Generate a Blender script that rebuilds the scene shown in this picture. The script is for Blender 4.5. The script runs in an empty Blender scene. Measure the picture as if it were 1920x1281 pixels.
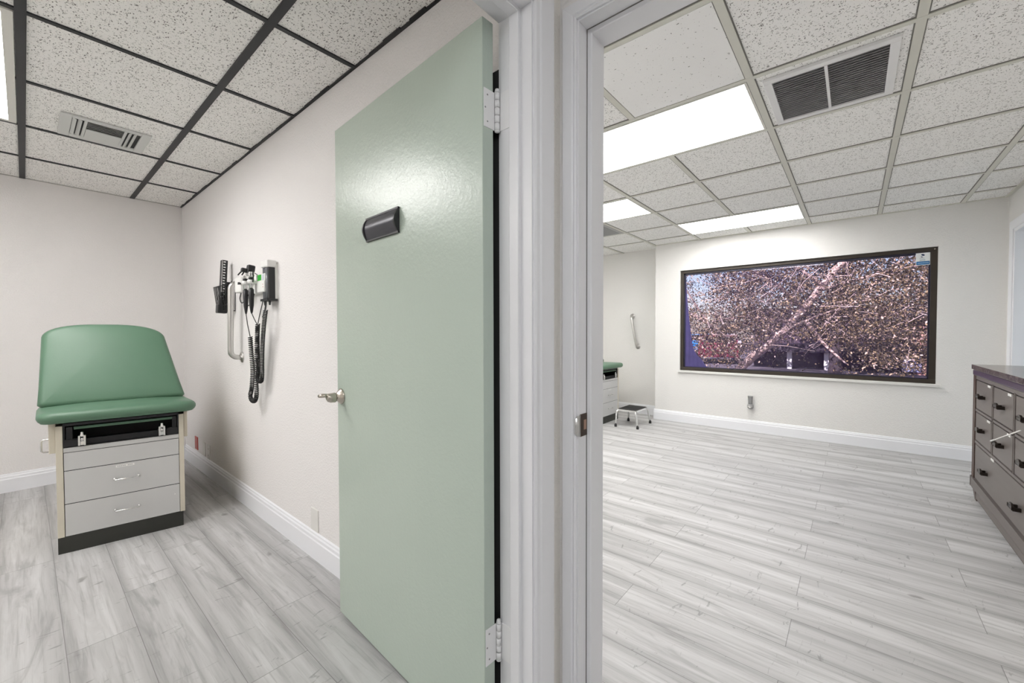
import bpy, bmesh, math, random
from mathutils import Vector as V, Matrix as M
random.seed(7)
scn = bpy.context.scene
COL = scn.collection
PI = math.pi
H = 2.44                                   # ceiling height

# ------------------------------------------------------------------ helpers
ROOTM = {}
def link(o):
    COL.objects.link(o); return o
def tag(o, label=None, cat=None, group=None, kind=None):
    if label: o['label'] = label
    if cat: o['category'] = cat
    if group: o['group'] = group
    if kind: o['kind'] = kind
    return o
def thing(name, label, cat, loc=(0, 0, 0), rz=0.0, group=None, kind=None):
    o = link(bpy.data.objects.new(name, None)); o.empty_display_size = .1
    o.location = loc; o.rotation_euler = (0, 0, rz)
    ROOTM[o] = M.Translation(loc) @ M.Rotation(rz, 4, 'Z')
    return tag(o, label, cat, group, kind)
def root_matrix(o):
    while o.parent is not None: o = o.parent
    return ROOTM.get(o, M.Identity(4))
def children_of(o): return [c for c in COL.objects if c.parent == o]
def copy_tree(o, parent=None):
    c = o.copy(); COL.objects.link(c)
    if parent is not None: c.parent = parent
    for ch in children_of(o): copy_tree(ch, c)
    return c

class MB:
    """collects shapes into one bmesh, then links them as ONE mesh object"""
    def __init__(s): s.bm = bmesh.new()
    def box(s, lo, hi, bevel=0.0, mat=None, seg=2):
        lo = V(lo); hi = V(hi)
        r = bmesh.ops.create_cube(s.bm, size=1.0)
        vs = r['verts']; d = hi - lo; c = (hi + lo) / 2
        for v in vs: v.co = V((v.co.x * d.x, v.co.y * d.y, v.co.z * d.z)) + c
        if bevel > 0:
            es = list({e for v in vs for e in v.link_edges})
            rr = bmesh.ops.bevel(s.bm, geom=es, offset=bevel, segments=seg, affect='EDGES', profile=.5)
            vs = list({v for f in rr['faces'] for v in f.verts} | {v for v in vs if v.is_valid})
        if mat is not None:
            for v in vs: v.co = mat @ v.co
        return s
    def ring_loft(s, rings, close=True, cap0=True, cap1=True, smooth=True):
        n = len(rings[0]); R = [[s.bm.verts.new(p) for p in r] for r in rings]
        for a, b in zip(R[:-1], R[1:]):
            for i in range(n if close else n - 1):
                j = (i + 1) % n
                f = s.bm.faces.new((a[i], a[j], b[j], b[i])); f.smooth = smooth
        if close and cap0 and n > 2: s.bm.faces.new(list(reversed(R[0])))
        if close and cap1 and n > 2: s.bm.faces.new(R[-1])
        return R
    def tube(s, pts, r, n=10, cap=True, closed=False):
        pts = [V(p) for p in pts]; rings = []; up = None
        rr = r if isinstance(r, (list, tuple)) else [r] * len(pts)
        for i, p in enumerate(pts):
            t = (pts[min(i + 1, len(pts) - 1)] - pts[max(i - 1, 0)]).normalized()
            if up is None:
                up = V((0, 0, 1)) if abs(t.z) < .9 else V((1, 0, 0))
            a = (up - t * up.dot(t))
            if a.length < 1e-5: a = V((1, 0, 0)) - t * t.x
            a.normalize(); up = a; b = t.cross(a)
            rings.append([p + (a * math.cos(2 * PI * k / n) + b * math.sin(2 * PI * k / n)) * rr[i] for k in range(n)])
        s.ring_loft(rings, True, cap, cap); return s
    def cyl(s, p0, p1, r0, r1=None, n=20):
        r1 = r0 if r1 is None else r1
        p0 = V(p0); p1 = V(p1); t = (p1 - p0).normalized()
        a = V((0, 0, 1)) if abs(t.z) < .9 else V((1, 0, 0))
        a = (a - t * a.dot(t)).normalized(); b = t.cross(a)
        f = lambda p, r: [p + (a * math.cos(2 * PI * k / n) + b * math.sin(2 * PI * k / n)) * r for k in range(n)]
        s.ring_loft([f(p0, r0), f(p1, r1)]); return s
    def lathe(s, o, axis, prof, n=28):
        o = V(o); t = V(axis).normalized()
        a = V((0, 0, 1)) if abs(t.z) < .9 else V((1, 0, 0))
        a = (a - t * a.dot(t)).normalized(); b = t.cross(a)
        s.ring_loft([[o + t * h + (a * math.cos(2 * PI * k / n) + b * math.sin(2 * PI * k / n)) * max(r, 1e-4) for k in range(n)] for r, h in prof])
        return s
    def prism(s, poly, f0, f1):
        """poly 2-D points; f0, f1 map (u,v) to the two end outlines"""
        s.ring_loft([[V(f0(*p)) for p in poly], [V(f1(*p)) for p in poly]], smooth=False); return s
    def sweep(s, prof, path, smooth=False):
        """prof list of functions handled by caller: path = list of ring lists"""
        s.ring_loft(path, smooth=smooth); return s
    def build(s, name, mat, parent=None, local=False, loc=None):
        bmesh.ops.recalc_face_normals(s.bm, faces=s.bm.faces[:])
        me = bpy.data.meshes.new(name)
        if parent is not None and not local:
            s.bm.transform(root_matrix(parent).inverted())
        if loc is not None: s.bm.transform(M.Translation(-V(loc)))
        s.bm.to_mesh(me); s.bm.free()
        o = link(bpy.data.objects.new(name, me))
        if mat is not None: me.materials.append(mat)
        if parent is not None: o.parent = parent
        if loc is not None: o.location = loc
        return o
def bx(lo, hi, bevel=0.0, **k): return MB().box(lo, hi, bevel, **k)

# ------------------------------------------------------------------ materials
class NT:
    def __init__(s, name):
        s.m = bpy.data.materials.new(name); s.m.use_nodes = True
        s.t = s.m.node_tree; s.t.nodes.clear()
        s.out = s.n('ShaderNodeOutputMaterial')
    def n(s, typ, **k):
        nd = s.t.nodes.new(typ)
        for a, b in k.items():
            if a.startswith('i_'):
                key = a[2:].replace('_', ' ')
                nd.inputs[int(key) if key.isdigit() else key].default_value = b
            else: setattr(nd, a, b)
        return nd
    def l(s, a, b): s.t.links.new(a, b)
    def math(s, op, a, b=None, c=None):
        nd = s.n('ShaderNodeMath', operation=op)
        for i, x in enumerate((a, b, c)):
            if x is None: continue
            if isinstance(x, (int, float)): nd.inputs[i].default_value = x
            else: s.l(x, nd.inputs[i])
        return nd.outputs[0]
    def mix(s, f, a, b, blend='MIX'):
        nd = s.n('ShaderNodeMix', data_type='RGBA', blend_type=blend)
        for i, x in ((0, f), (6, a), (7, b)):
            if isinstance(x, (int, float)): nd.inputs[i].default_value = x
            elif isinstance(x, tuple): nd.inputs[i].default_value = x + (1,) if len(x) == 3 else x
            else: s.l(x, nd.inputs[i])
        return nd.outputs[2]
    def bsdf(s, **k):
        b = s.n('ShaderNodeBsdfPrincipled')
        for a, v in k.items():
            key = {'color': 'Base Color', 'rough': 'Roughness', 'metal': 'Metallic', 'spec': 'Specular IOR Level', 'coat': 'Coat Weight', 'normal': 'Normal', 'emit': 'Emission Color', 'es': 'Emission Strength', 'coat_rough': 'Coat Roughness', 'trans': 'Transmission Weight', 'alpha': 'Alpha'}[a]
            if isinstance(v, (int, float)): b.inputs[key].default_value = v
            elif isinstance(v, tuple): b.inputs[key].default_value = v + (1,)
            else: s.l(v, b.inputs[key])
        s.l(b.outputs[0], s.out.inputs[0]); return b
    def pos(s):
        return s.n('ShaderNodeNewGeometry').outputs['Position']
    def noise(s, vec, scale, detail=3, rough=.5, dist=0.0):
        nd = s.n('ShaderNodeTexNoise'); nd.inputs['Scale'].default_value = scale
        nd.inputs['Detail'].default_value = detail; nd.inputs['Roughness'].default_value = rough; nd.inputs['Distortion'].default_value = dist
        if vec is not None: s.l(vec, nd.inputs['Vector'])
        return nd.outputs['Fac']
    def bump(s, h, strength, dist):
        b = s.n('ShaderNodeBump'); b.inputs['Strength'].default_value = strength; b.inputs['Distance'].default_value = dist
        s.l(h, b.inputs['Height']); return b.outputs[0]
    def ramp(s, fac, stops, interp='LINEAR'):
        r = s.n('ShaderNodeValToRGB'); r.color_ramp.interpolation = interp
        e = r.color_ramp.elements
        while len(e) < len(stops): e.new(.5)
        for x, (p, c) in zip(e, stops): x.position = p; x.color = c + (1,) if len(c) == 3 else c
        s.l(fac, r.inputs[0]); return r.outputs[0]
    def vscale(s, v, sc):
        nd = s.n('ShaderNodeVectorMath', operation='MULTIPLY'); s.l(v, nd.inputs[0]); nd.inputs[1].default_value = sc
        return nd.outputs[0]
    def sstep(s, x, a, b):
        nd = s.n('ShaderNodeMapRange', interpolation_type='SMOOTHSTEP')
        s.l(x, nd.inputs[0]); nd.inputs[1].default_value = a; nd.inputs[2].default_value = b
        return nd.outputs[0]

def plain(name, col, rough=.5, metal=0.0, bump=None, var=0.0, spec=.5, coat=0.0, obj=False):
    t = NT(name); vec = t.n('ShaderNodeTexCoord').outputs['Object']
    c = col
    if var:
        nz = t.noise(vec, 9, 4)
        c = t.mix(nz, tuple(x * (1 - var) for x in col), tuple(min(1, x * (1 + var)) for x in col))
    k = dict(color=c, rough=rough, metal=metal, spec=spec, coat=coat)
    if bump: k['normal'] = t.bump(t.noise(vec, bump[0], 4, .6), bump[1], bump[2])
    t.bsdf(**k); return t.m

def wall_mat(name, col):
    t = NT(name); p = t.pos()
    n1 = t.noise(p, 95, 3, .55); n2 = t.noise(p, 30, 2)
    h = t.math('ADD', t.math('MULTIPLY', t.sstep(n1, .42, .62), 1.0), t.math('MULTIPLY', n2, .5))
    big = t.noise(p, 1.3, 3)
    c = t.mix(big, tuple(x * .985 for x in col), tuple(min(x * 1.01, 1) for x in col))
    t.bsdf(color=c, rough=.62, spec=.3, normal=t.bump(h, .34, .003)); return t.m
W_L = wall_mat('wall_paint', (.82, .80, .79))
W_R = wall_mat('wall_paint_right', (.79, .78, .76))
W_P = wall_mat('wall_paint_post', (.80, .77, .72))

def trim_mat():
    t = NT('trim_gloss'); p = t.pos()
    n = t.noise(t.vscale(p, (60, 60, 4)), 1, 3)
    t.bsdf(color=(.77, .77, .785), rough=.34, spec=.5, normal=t.bump(n, .05, .0012)); return t.m
TRIM = trim_mat()
BASE = plain('baseboard_paint', (.84, .85, .88), .38)

def floor_mat():
    t = NT('plank_floor'); p = t.pos(); sx = t.n('ShaderNodeSeparateXYZ'); t.l(p, sx.inputs[0])
    x, y = sx.outputs[0], sx.outputs[1]
    u = t.math('DIVIDE', t.math('SUBTRACT', x, .0815), .1995)
    row = t.math('FLOOR', u); fx = t.math('FRACT', u)
    right = t.math('GREATER_THAN', x, 1.06)
    jl = t.math('ADD', t.math('MULTIPLY', t.math('SUBTRACT', row, 1.0), .34), 2.62)
    jr = t.math('ADD', t.math('MULTIPLY', t.math('SUBTRACT', row, 9.0), .6175), .19)
    j = t.math('ADD', t.math('MULTIPLY', right, jr), t.math('MULTIPLY', t.math('SUBTRACT', 1.0, right), jl))
    L = t.math('ADD', 1.36, t.math('MULTIPLY', right, 1.235 - 1.36))
    vv = t.math('DIVIDE', t.math('SUBTRACT', y, j), L)
    pl = t.math('FLOOR', vv); fy = t.math('FRACT', vv)
    cid = t.n('ShaderNodeCombineXYZ'); t.l(row, cid.inputs[0]); t.l(pl, cid.inputs[1])
    wn = t.n('ShaderNodeTexWhiteNoise', noise_dimensions='3D'); t.l(cid.outputs[0], wn.inputs[0])
    rnd = wn.outputs['Value']; rcol = wn.outputs['Color']
    off = t.n('ShaderNodeVectorMath', operation='MULTIPLY_ADD'); t.l(rcol, off.inputs[0]); off.inputs[1].default_value = (17, 31, 9); t.l(p, off.inputs[2])
    q = off.outputs[0]
    # grain: stretched along Y
    fine = t.noise(t.vscale(q, (70, 2.6, 1)), 1, 5, .62, .4)
    mid = t.noise(t.vscale(q, (13, 1.1, 1)), 1, 5, .6, 1.1)
    cath = t.noise(t.vscale(q, (6.5, .9, 1)), 1, 4, .6, 1.8)
    cross = t.noise(t.vscale(q, (7, 24, 1)), 1, 4, .65, 1.6)
    # darker tone creeping in from plank edges
    ed = t.math('MINIMUM', fx, t.math('SUBTRACT', 1.0, fx))
    edge = t.math('SUBTRACT', 1.0, t.sstep(ed, .0, .27))
    edn = t.math('MULTIPLY', edge, t.sstep(mid, .36, .62))
    base = t.mix(t.sstep(mid, .25, .75), (.42, .417, .413), (.60, .598, .595))
    base = t.mix(t.math('MULTIPLY', t.sstep(fine, .46, .74), .60), base, (.29, .285, .28))
    base = t.mix(t.math('MULTIPLY', edn, .62), base, (.21, .205, .20))
    base = t.mix(t.math('MULTIPLY', t.sstep(cath, .56, .70), .42), base, (.19, .185, .18))
    base = t.mix(t.math('MULTIPLY', t.sstep(cross, .62, .70), .58), base, (.19, .185, .18))
    # knots
    vo = t.n('ShaderNodeTexVoronoi', feature='F1'); vo.inputs['Scale'].default_value = 1.0
    dq = t.n('ShaderNodeVectorMath', operation='ADD'); t.l(t.vscale(q, (6.5, 3.2, 0)), dq.inputs[0])
    nzv = t.n('ShaderNodeTexNoise'); nzv.inputs['Scale'].default_value = 14; t.l(q, nzv.inputs['Vector'])
    t.l(t.vscale(nzv.outputs['Color'], (.35, .35, 0)), dq.inputs[1]); t.l(dq.outputs[0], vo.inputs['Vector'])
    sc = t.n('ShaderNodeSeparateColor'); t.l(vo.outputs['Color'], sc.inputs[0])
    knot = t.math('MULTIPLY', t.math('SUBTRACT', 1.0, t.sstep(vo.outputs['Distance'], .03, .13)), t.math('GREATER_THAN', sc.outputs[0], .55))
    base = t.mix(t.math('MULTIPLY', knot, .72), base, (.19, .18, .17))
    tone = t.math('ADD', .93, t.math('MULTIPLY', rnd, .13))
    tc = t.n('ShaderNodeCombineXYZ'); [t.l(tone, tc.inputs[i]) for i in range(3)]
    base = t.mix(1.0, base, tc.outputs[0], 'MULTIPLY')
    seamx = t.math('LESS_THAN', t.math('MULTIPLY', ed, .1995), .0011)
    edy = t.math('MULTIPLY', t.math('MINIMUM', fy, t.math('SUBTRACT', 1.0, fy)), L)
    seamy = t.math('LESS_THAN', edy, .0013)
    seam = t.math('MAXIMUM', seamx, seamy)
    base = t.mix(t.math('MULTIPLY', seam, .75), base, (.16, .155, .15))
    hgt = t.math('SUBTRACT', t.math('MULTIPLY', fine, .3), seam)
    t.bsdf(color=base, rough=.46, spec=.38, normal=t.bump(hgt, .25, .0012)); return t.m
FLOOR = floor_mat()

def tile_mat(name, dens, base):
    t = NT(name); p = t.pos()
    nz = t.n('ShaderNodeTexNoise'); nz.inputs['Scale'].default_value = 60; nz.inputs['Detail'].default_value = 2; t.l(p, nz.inputs['Vector'])
    def flecks(sc, lo, thr):
        a = t.n('ShaderNodeVectorMath', operation='ADD'); t.l(t.vscale(p, sc), a.inputs[0]); t.l(t.vscale(nz.outputs['Color'], (1.3, 1.3, 0)), a.inputs[1])
        vo = t.n('ShaderNodeTexVoronoi', feature='F1'); vo.inputs['Scale'].default_value = 1.0; t.l(a.outputs[0], vo.inputs['Vector'])
        s2 = t.n('ShaderNodeSeparateColor'); t.l(vo.outputs['Color'], s2.inputs[0])
        return t.math('MULTIPLY', t.math('SUBTRACT', 1.0, t.sstep(vo.outputs['Distance'], lo, lo + .10)), t.math('GREATER_THAN', s2.outputs[0], thr))
    f1 = flecks((120, 60, 0), .20, 1 - dens)
    f2 = flecks((66, 140, 0), .18, 1 - dens)
    f3 = flecks((190, 190, 0), .20, 1 - dens * .8)
    f = t.math('MAXIMUM', t.math('MAXIMUM', f1, f2), t.math('MULTIPLY', f3, .8))
    tone = t.noise(p, 3, 3)
    c = t.mix(tone, tuple(x * .97 for x in base), base)
    c = t.mix(t.math('MULTIPLY', f, .80), c, (.12, .11, .10))
    grain = t.noise(p, 240, 2)
    h = t.math('SUBTRACT', t.math('MULTIPLY', grain, .4), f)
    t.bsdf(color=c, rough=.85, spec=.15, normal=t.bump(h, .5, .003)); return t.m
TILE_L = tile_mat('fissured_tile', .62, (.93, .92, .895))
TILE_R = tile_mat('fissured_tile_light', .50, (.94, .935, .915))
TILE_S = tile_mat('smooth_tile', .05, (.93, .93, .92))

BLACK_BAR = plain('black_grid_paint', (.014, .015, .018), .5, var=.3)
CREAM_BAR = plain('cream_grid_paint', (.66, .655, .59), .5, var=.05)
GAP = plain('shadow_gap_dark', (.20, .195, .18), .8)
WHITE_MET = plain('white_enamel', (.80, .80, .80), .42)
GREY_MET = plain('grey_enamel', (.62, .63, .61), .45)
DARK = plain('dark_duct', (.03, .03, .03), .8)
DUSTY = plain('dusty_blade', (.60, .595, .60), .55)
CREAM_EN = plain('cream_fixture', (.72, .71, .66), .45)
def emit_mat(name, col, s, base=(.9, .9, .9)):
    t = NT(name); t.bsdf(color=base, rough=.5, emit=col, es=s); return t.m
LENS = emit_mat('light_diffuser', (1, .985, .965), 13.0)
LENS_L = emit_mat('light_diffuser_left', (1, .98, .965), 13.0)

def door_mat():
    t = NT('sage_door_paint'); p = t.pos()
    n1 = t.noise(p, 75, 3, .6); n2 = t.noise(t.vscale(p, (1, 1, .25)), 40, 3)
    h = t.math('ADD', n1, t.math('MULTIPLY', n2, .6))
    big = t.noise(t.vscale(p, (2.5, 2.5, .8)), 1, 3)
    c = t.mix(big, (.45, .525, .455), (.48, .555, .485))
    t.bsdf(color=c, rough=.26, spec=.6, normal=t.bump(h, .24, .003)); return t.m
DOOR = door_mat()
WHITE_HINGE = plain('painted_hinge', (.80, .80, .80), .4)
HOLE = plain('screw_slot', (.25, .25, .25), .6)
CHROME = plain('chrome', (.82, .82, .81), .16, 1.0)
NICKEL = plain('satin_nickel', (.55, .51, .45), .27, 1.0)
STEEL = plain('brushed_steel', (.62, .61, .59), .33, 1.0, bump=(160, .08, .001))
BLACK_PL = plain('black_plastic', (.018, .018, .02), .42, bump=(140, .1, .001))
BLACK_RUB = plain('black_gap_shade', (.02, .02, .02), .7)
SIGN_BLK = plain('anodised_black', (.055, .055, .065), .30, .35)
WHITE_PL = plain('white_plastic', (.82, .82, .80), .4)
PLATE = plain('outlet_plate', (.74, .73, .70), .4)
RED_PL = plain('red_plastic', (.45, .05, .035), .4)
GREY_PL = plain('grey_conduit', (.33, .33, .33), .5, .2)
GLASS_GR = plain('smoked_tube', (.16, .165, .18), .22)

def vinyl():
    t = NT('green_vinyl'); v = t.n('ShaderNodeTexCoord').outputs['Object']
    n = t.noise(v, 210, 3, .6); b = t.noise(v, 4, 3)
    c = t.mix(b, (.082, .168, .108), (.108, .200, .132))
    t.bsdf(color=c, rough=.40, spec=.45, normal=t.bump(n, .22, .0012)); return t.m
VINYL = vinyl()
LAMI = plain('grey_laminate', (.56, .56, .555), .45, var=.03, bump=(300, .05, .0008))
CREAM_LAM = plain('cream_laminate', (.62, .575, .475), .45, var=.04)
TOEKICK = plain('dark_toe_kick', (.026, .027, .022), .42)
TRAYBLK = plain('black_tray', (.012, .012, .014), .45)

def wood():
    t = NT('espresso_wood'); v = t.n('ShaderNodeTexCoord').outputs['Object']
    n = t.noise(t.vscale(v, (2.5, 30, 30)), 1, 4, .6, .4)
    c = t.mix(n, (.118, .100, .092), (.160, .140, .131))
    t.bsdf(color=c, rough=.42, spec=.5, normal=t.bump(n, .06, .001)); return t.m
WOOD = wood()
WOOD_D = plain('wood_purple_reflection', (.058, .034, .070), .30)  # dark wood with the window's purple reflection tinted into its colour
WOOD_R = plain('reddish_wood_edge', (.075, .042, .032), .38, var=.2)
def marble():
    t = NT('dark_marble'); p = t.pos()
    n = t.noise(p, 14, 6, .7, 2.5)
    vein = t.math('SUBTRACT', 1.0, t.sstep(t.math('ABSOLUTE', t.math('SUBTRACT', n, .5)), .0, .035))
    c = t.mix(t.noise(p, 9, 4), (.035, .024, .022), (.10, .07, .06))
    c = t.mix(t.math('MULTIPLY', vein, .55), c, (.42, .38, .35))
    t.bsdf(color=c, rough=.17, spec=.45); return t.m
MARBLE = marble()
PULL = plain('dark_bronze_pull', (.045, .036, .030), .33, .7)
PAPER = plain('paper_label', (.80, .79, .77), .6)
INK = plain('dark_ink', (.08, .08, .09), .7)
BRONZE = plain('bronze_frame', (.045, .036, .028), .40, .3, var=.25)
SILL = plain('marble_sill', (.72, .71, .69), .3, var=.05)

# outdoors
ASPHALT = plain('asphalt', (.085, .08, .095), .9, var=.2, bump=(60, .3, .004))
STUCCO = plain('pink_stucco', (.62, .36, .30), .85, var=.12)
DKWALL = plain('dark_brick_wall', (.045, .03, .045), .8, var=.3)
ROOFW = plain('white_roof', (.85, .85, .86), .6)
POSTW = plain('white_post_paint', (.86, .86, .88), .5)
def bark():
    t = NT('bark'); v = t.n('ShaderNodeTexCoord').outputs['Object']
    n = t.noise(v, 14, 5, .65, .6)
    t.bsdf(color=t.ramp(n, [(.3, (.16, .11, .09)), (.5, (.42, .33, .29)), (.7, (.62, .52, .48))]), rough=.85, normal=t.bump(n, .5, .02)); return t.m
BARK = bark()
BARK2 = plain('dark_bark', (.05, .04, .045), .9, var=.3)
def leafmat(name, stops):
    t = NT(name); g = t.n('ShaderNodeNewGeometry')
    c = t.ramp(g.outputs['Random Per Island'], stops)
    t.bsdf(color=c, rough=.5, spec=.4); return t.m
LEAF = leafmat('oak_leaf', [(0, (.014, .012, .012)), (.36, (.045, .037, .022)), (.6, (.13, .10, .045)), (.86, (.29, .22, .13)), (1, (.60, .48, .42))])
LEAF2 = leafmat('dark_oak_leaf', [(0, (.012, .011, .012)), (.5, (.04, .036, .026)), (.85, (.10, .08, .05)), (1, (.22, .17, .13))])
def pane_mat():
    t = NT('tinted_pane')
    tr = t.n('ShaderNodeBsdfTransparent'); tr.inputs[0].default_value = (.93, .87, .96, 1)
    gl = t.n('ShaderNodeBsdfGlossy'); gl.inputs[0].default_value = (.9, .9, 1, 1); gl.inputs['Roughness'].default_value = .02
    df = t.n('ShaderNodeBsdfDiffuse'); df.inputs[0].default_value = (.17, .10, .36, 1)
    m1 = t.n('ShaderNodeMixShader'); m1.inputs[0].default_value = .045; t.l(tr.outputs[0], m1.inputs[1]); t.l(df.outputs[0], m1.inputs[2])
    fr = t.n('ShaderNodeFresnel'); fr.inputs[0].default_value = 1.35
    m2 = t.n('ShaderNodeMixShader'); t.l(fr.outputs[0], m2.inputs[0]); t.l(m1.outputs[0], m2.inputs[1]); t.l(gl.outputs[0], m2.inputs[2])
    t.l(m2.outputs[0], t.out.inputs[0]); return t.m
PANE = pane_mat()
FILM = plain('purple_tint_film', (.075, .06, .20), .35, var=.35)

# ------------------------------------------------------------------ the setting
def struct(name, mb, mat, label, cat, parent=None):
    o = mb.build(name, mat, parent)
    if parent is None: tag(o, label, cat, kind='structure')
    return o
struct('floor', bx((-2.2, -2.2, -.06), (6.2, 5.2, 0)), FLOOR, 'pale grey wood plank floor running through both rooms', 'floor')

XS = 1.0; XS2 = 1.115; YB = 5.0; YH = .655; YR = .76; XJ = .862; ZHEAD = 2.082; YJ = .592
XW = 5.72; XR = 5.95; YC = 2.15; YWR = -1.06
# left room
struct('wall_back', bx((-2.1, YB, 0), (XS2, YB + .12, H + .1)), W_L, 'white textured wall behind the green exam table', 'wall')
m = MB(); m.box((XS, YJ + .013, 0), (XS2, YB + .12, H + .1)); m.box((XS, -.30, ZHEAD + .013), (XS2, YJ + .013, H + .1)); m.box((XS, -2.2, 0), (XS2, -.30, H + .1))
struct('wall_side', m, W_L, 'white textured wall carrying the black diagnostic set, between both rooms', 'wall')
m = MB(); m.box((XJ + .013, YH, 0), (XS, YR, H + .1)); m.box((-.10, YH, ZHEAD + .013), (XJ + .013, YR, H + .1)); m.box((-2.1, YH, 0), (-.10, YR, H + .1))
struct('wall_front', m, W_P, 'narrow strip of textured wall at the corner between the two doorways', 'wall')
struct('wall_left', bx((-2.2, -2.2, 0), (-2.1, YB, H + .1)), W_L, 'white wall at the far left of the exam room', 'wall')
struct('wall_rear', bx((-2.1, -2.2, 0), (6.2, -2.1, H + .1)), W_L, 'white hallway wall behind the viewer', 'wall')
# right room
WY0, WY1, WZ0, WZ1 = -.62, 1.815, .708, 2.055
m = MB(); XO = XW + .24
m.box((XW, YWR - .12, 0), (XO, YC, WZ0)); m.box((XW, YWR - .12, WZ1), (XO, YC, H + .1))
m.box((XW, YWR - .12, WZ0), (XO, WY0, WZ1)); m.box((XW, WY1, WZ0), (XO, YC, WZ1))
struct('wall_window', m, W_R, 'white textured wall around the wide dark-framed window', 'wall')
struct('wall_recess', bx((XR, YC - .02, 0), (XR + .2, 4.5, H + .1)), W_R, 'white set-back wall with a short grab bar, left of the window wall', 'wall')
struct('wall_far', bx((XS2, 4.3, 0), (XR + .2, 4.42, H + .1)), W_R, 'white wall at the hidden left end of the window room', 'wall')
m = MB(); m.box((XS2, YWR - .12, 0), (4.66, YWR, H + .1)); m.box((4.66, YWR - .12, 2.11), (5.52, YWR, H + .1)); m.box((5.52, YWR - .12, 0), (XW, YWR, H + .1))
struct('wall_right', m, W_R, 'white wall behind the dark dresser with a doorway in it', 'wall')

# ceilings: tile field, grid of T-bars and the dark gap beside them
def ceiling(x0, x1, y0, y1, tile, bar, xs, ys, wx, wy, label, gapw, skip=None):
    c = struct('ceiling', bx((x0, y0, H + .004), (x1, y1, H + .06)), tile, label, 'ceiling')
    g = MB(); d = MB()
    for x in xs:
        g.box((x - wx / 2, y0, H - .003), (x + wx / 2, y1, H + .012))
        if gapw: d.box((x - wx / 2 - gapw, y0, H + .0005), (x + wx / 2 + gapw, y1, H + .006))
    for y in ys:
        g.box((x0, y - wy / 2, H - .0025), (x1, y + wy / 2, H + .012))
        if gapw: d.box((x0, y - wy / 2 - gapw, H + .0008), (x1, y + wy / 2 + gapw, H + .006))
    g.build('ceiling_grid', bar, c)
    if gapw: d.build('shadow_gap', GAP, c)
    return c
LX = [.0124 - .633 * 2, .0124 - .633, .0124, .6455]
LY = [4.3925 - .6555 * k for k in range(6)]
cl = ceiling(-2.1, XS, YR, YB, TILE_L, BLACK_BAR, LX, LY, .031, .021, 'white fissured tile ceiling hung in a black grid', 0)
m = MB()
py = YR
while py < YB - .01:
    q = min(py + random.uniform(.05, .16), YB); w = random.uniform(.009, .018)
    m.box((XS - w, py, H - .003), (XS, q, H + .004)); py = q
m.build('wall_angle', BLACK_BAR, cl)
bx((-2.1, YB - .006, H - .002), (XS, YB, H + .004)).build('wall_angle', plain('grey_angle', (.45, .44, .42), .6), cl)
RY = [.3985 - .586 * 2, .3985 - .586, .3985, .3985 + .586, .3985 + 1.172, .3985 + 1.758, .3985 + 2.344, .3985 + 2.93, .3985 + 3.516]
RX = [2.259 - .6285 * 1, 2.259, 2.259 + .6285, 3.522, 4.140, 4.7535, 5.370]
m = None
cr = ceiling(XS2, XR, YWR, 4.3, TILE_R, CREAM_BAR, RX, RY, .026, .032, 'white fissured tile ceiling in a cream grid above the window room', .0045)
bx((2.274, .4175, H - .0005), (2.274 - .60 + 1.2 - .0 - .0, .966, H + .003)) if False else None
bx((1.648, .418, H - .0008), (2.243, .966, H + .003)).build('smooth_tile', TILE_S, cr)
bx((2.276, .418, H - .0008), (2.29, .43, H + .003)) if False else None
m = MB(); m.box((XW - .02, YWR, H - .004), (XW, YC, H + .004)); m.box((XS2, YWR, H - .006), (XW, YWR + .03, H + .004))
m.build('wall_angle', CREAM_BAR, cr)
struct('ceiling', bx((-2.1, -2.1, H), (XS, YH, H + .06)), TILE_R, 'white hallway ceiling overhead', 'ceiling')

# baseboards
BP = [(0, 0), (.016, 0), (.016, .100), (.0125, .106), (.0125, .121), (.008, .128), (.007, .136), (0, .142)]
def baseboard(name, label, f, a, b):
    m = MB(); m.prism(BP, lambda u, z: f(u, z, a), lambda u, z: f(u, z, b))
    return struct(name, m, BASE, label, 'baseboard')
baseboard('baseboard_back', 'white baseboard behind the green exam table', lambda u, z, s: (s, YB - u, z), -2.1, XS - .016)
baseboard('baseboard_side', 'white baseboard running from the corner to the green door', lambda u, z, s: (XS - u, s, z), YR, YB)
baseboard('baseboard_window', 'tall white baseboard under the wide window', lambda u, z, s: (XW - u, s, z), YWR, YC + .016)
baseboard('baseboard_recess', 'white baseboard behind the chrome step stool', lambda u, z, s: (XR - u, s, z), YC, 4.3)
baseboard('baseboard_right', 'white baseboard behind the dark dresser', lambda u, z, s: (s, YWR + u, z), XS2, 4.55)

# ------------------------------------------------------------------ door trims
# left doorway: jamb + stop + casing with mitred heads.  a(t) builds an L run: right leg up to the head, then along the head
def mitred(m, prof, legx, zhead, far, fy):
    """prof: (u outward from the opening, d across) ; leg at X=legx+u, head at z=zhead+u"""
    rings = [[V((legx + u, fy(d), 0)) for u, d in prof], [V((legx + u, fy(d), zhead + u)) for u, d in prof], [V((far - u, fy(d), zhead + u)) for u, d in prof], [V((far - u, fy(d), 0)) for u, d in prof]]
    m.ring_loft(rings, smooth=False)
def mitred_y(m, prof, legy, zhead, far, fx):
    rings = [[V((fx(d), legy + u, 0)) for u, d in prof], [V((fx(d), legy + u, zhead + u)) for u, d in prof], [V((fx(d), far - u, zhead + u)) for u, d in prof], [V((fx(d), far - u, 0)) for u, d in prof]]
    m.ring_loft(rings, smooth=False)
jl = thing('trim_1', 'white gloss door frame holding the green door', 'door frame', (XJ, YR, 0), kind='structure')
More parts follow.
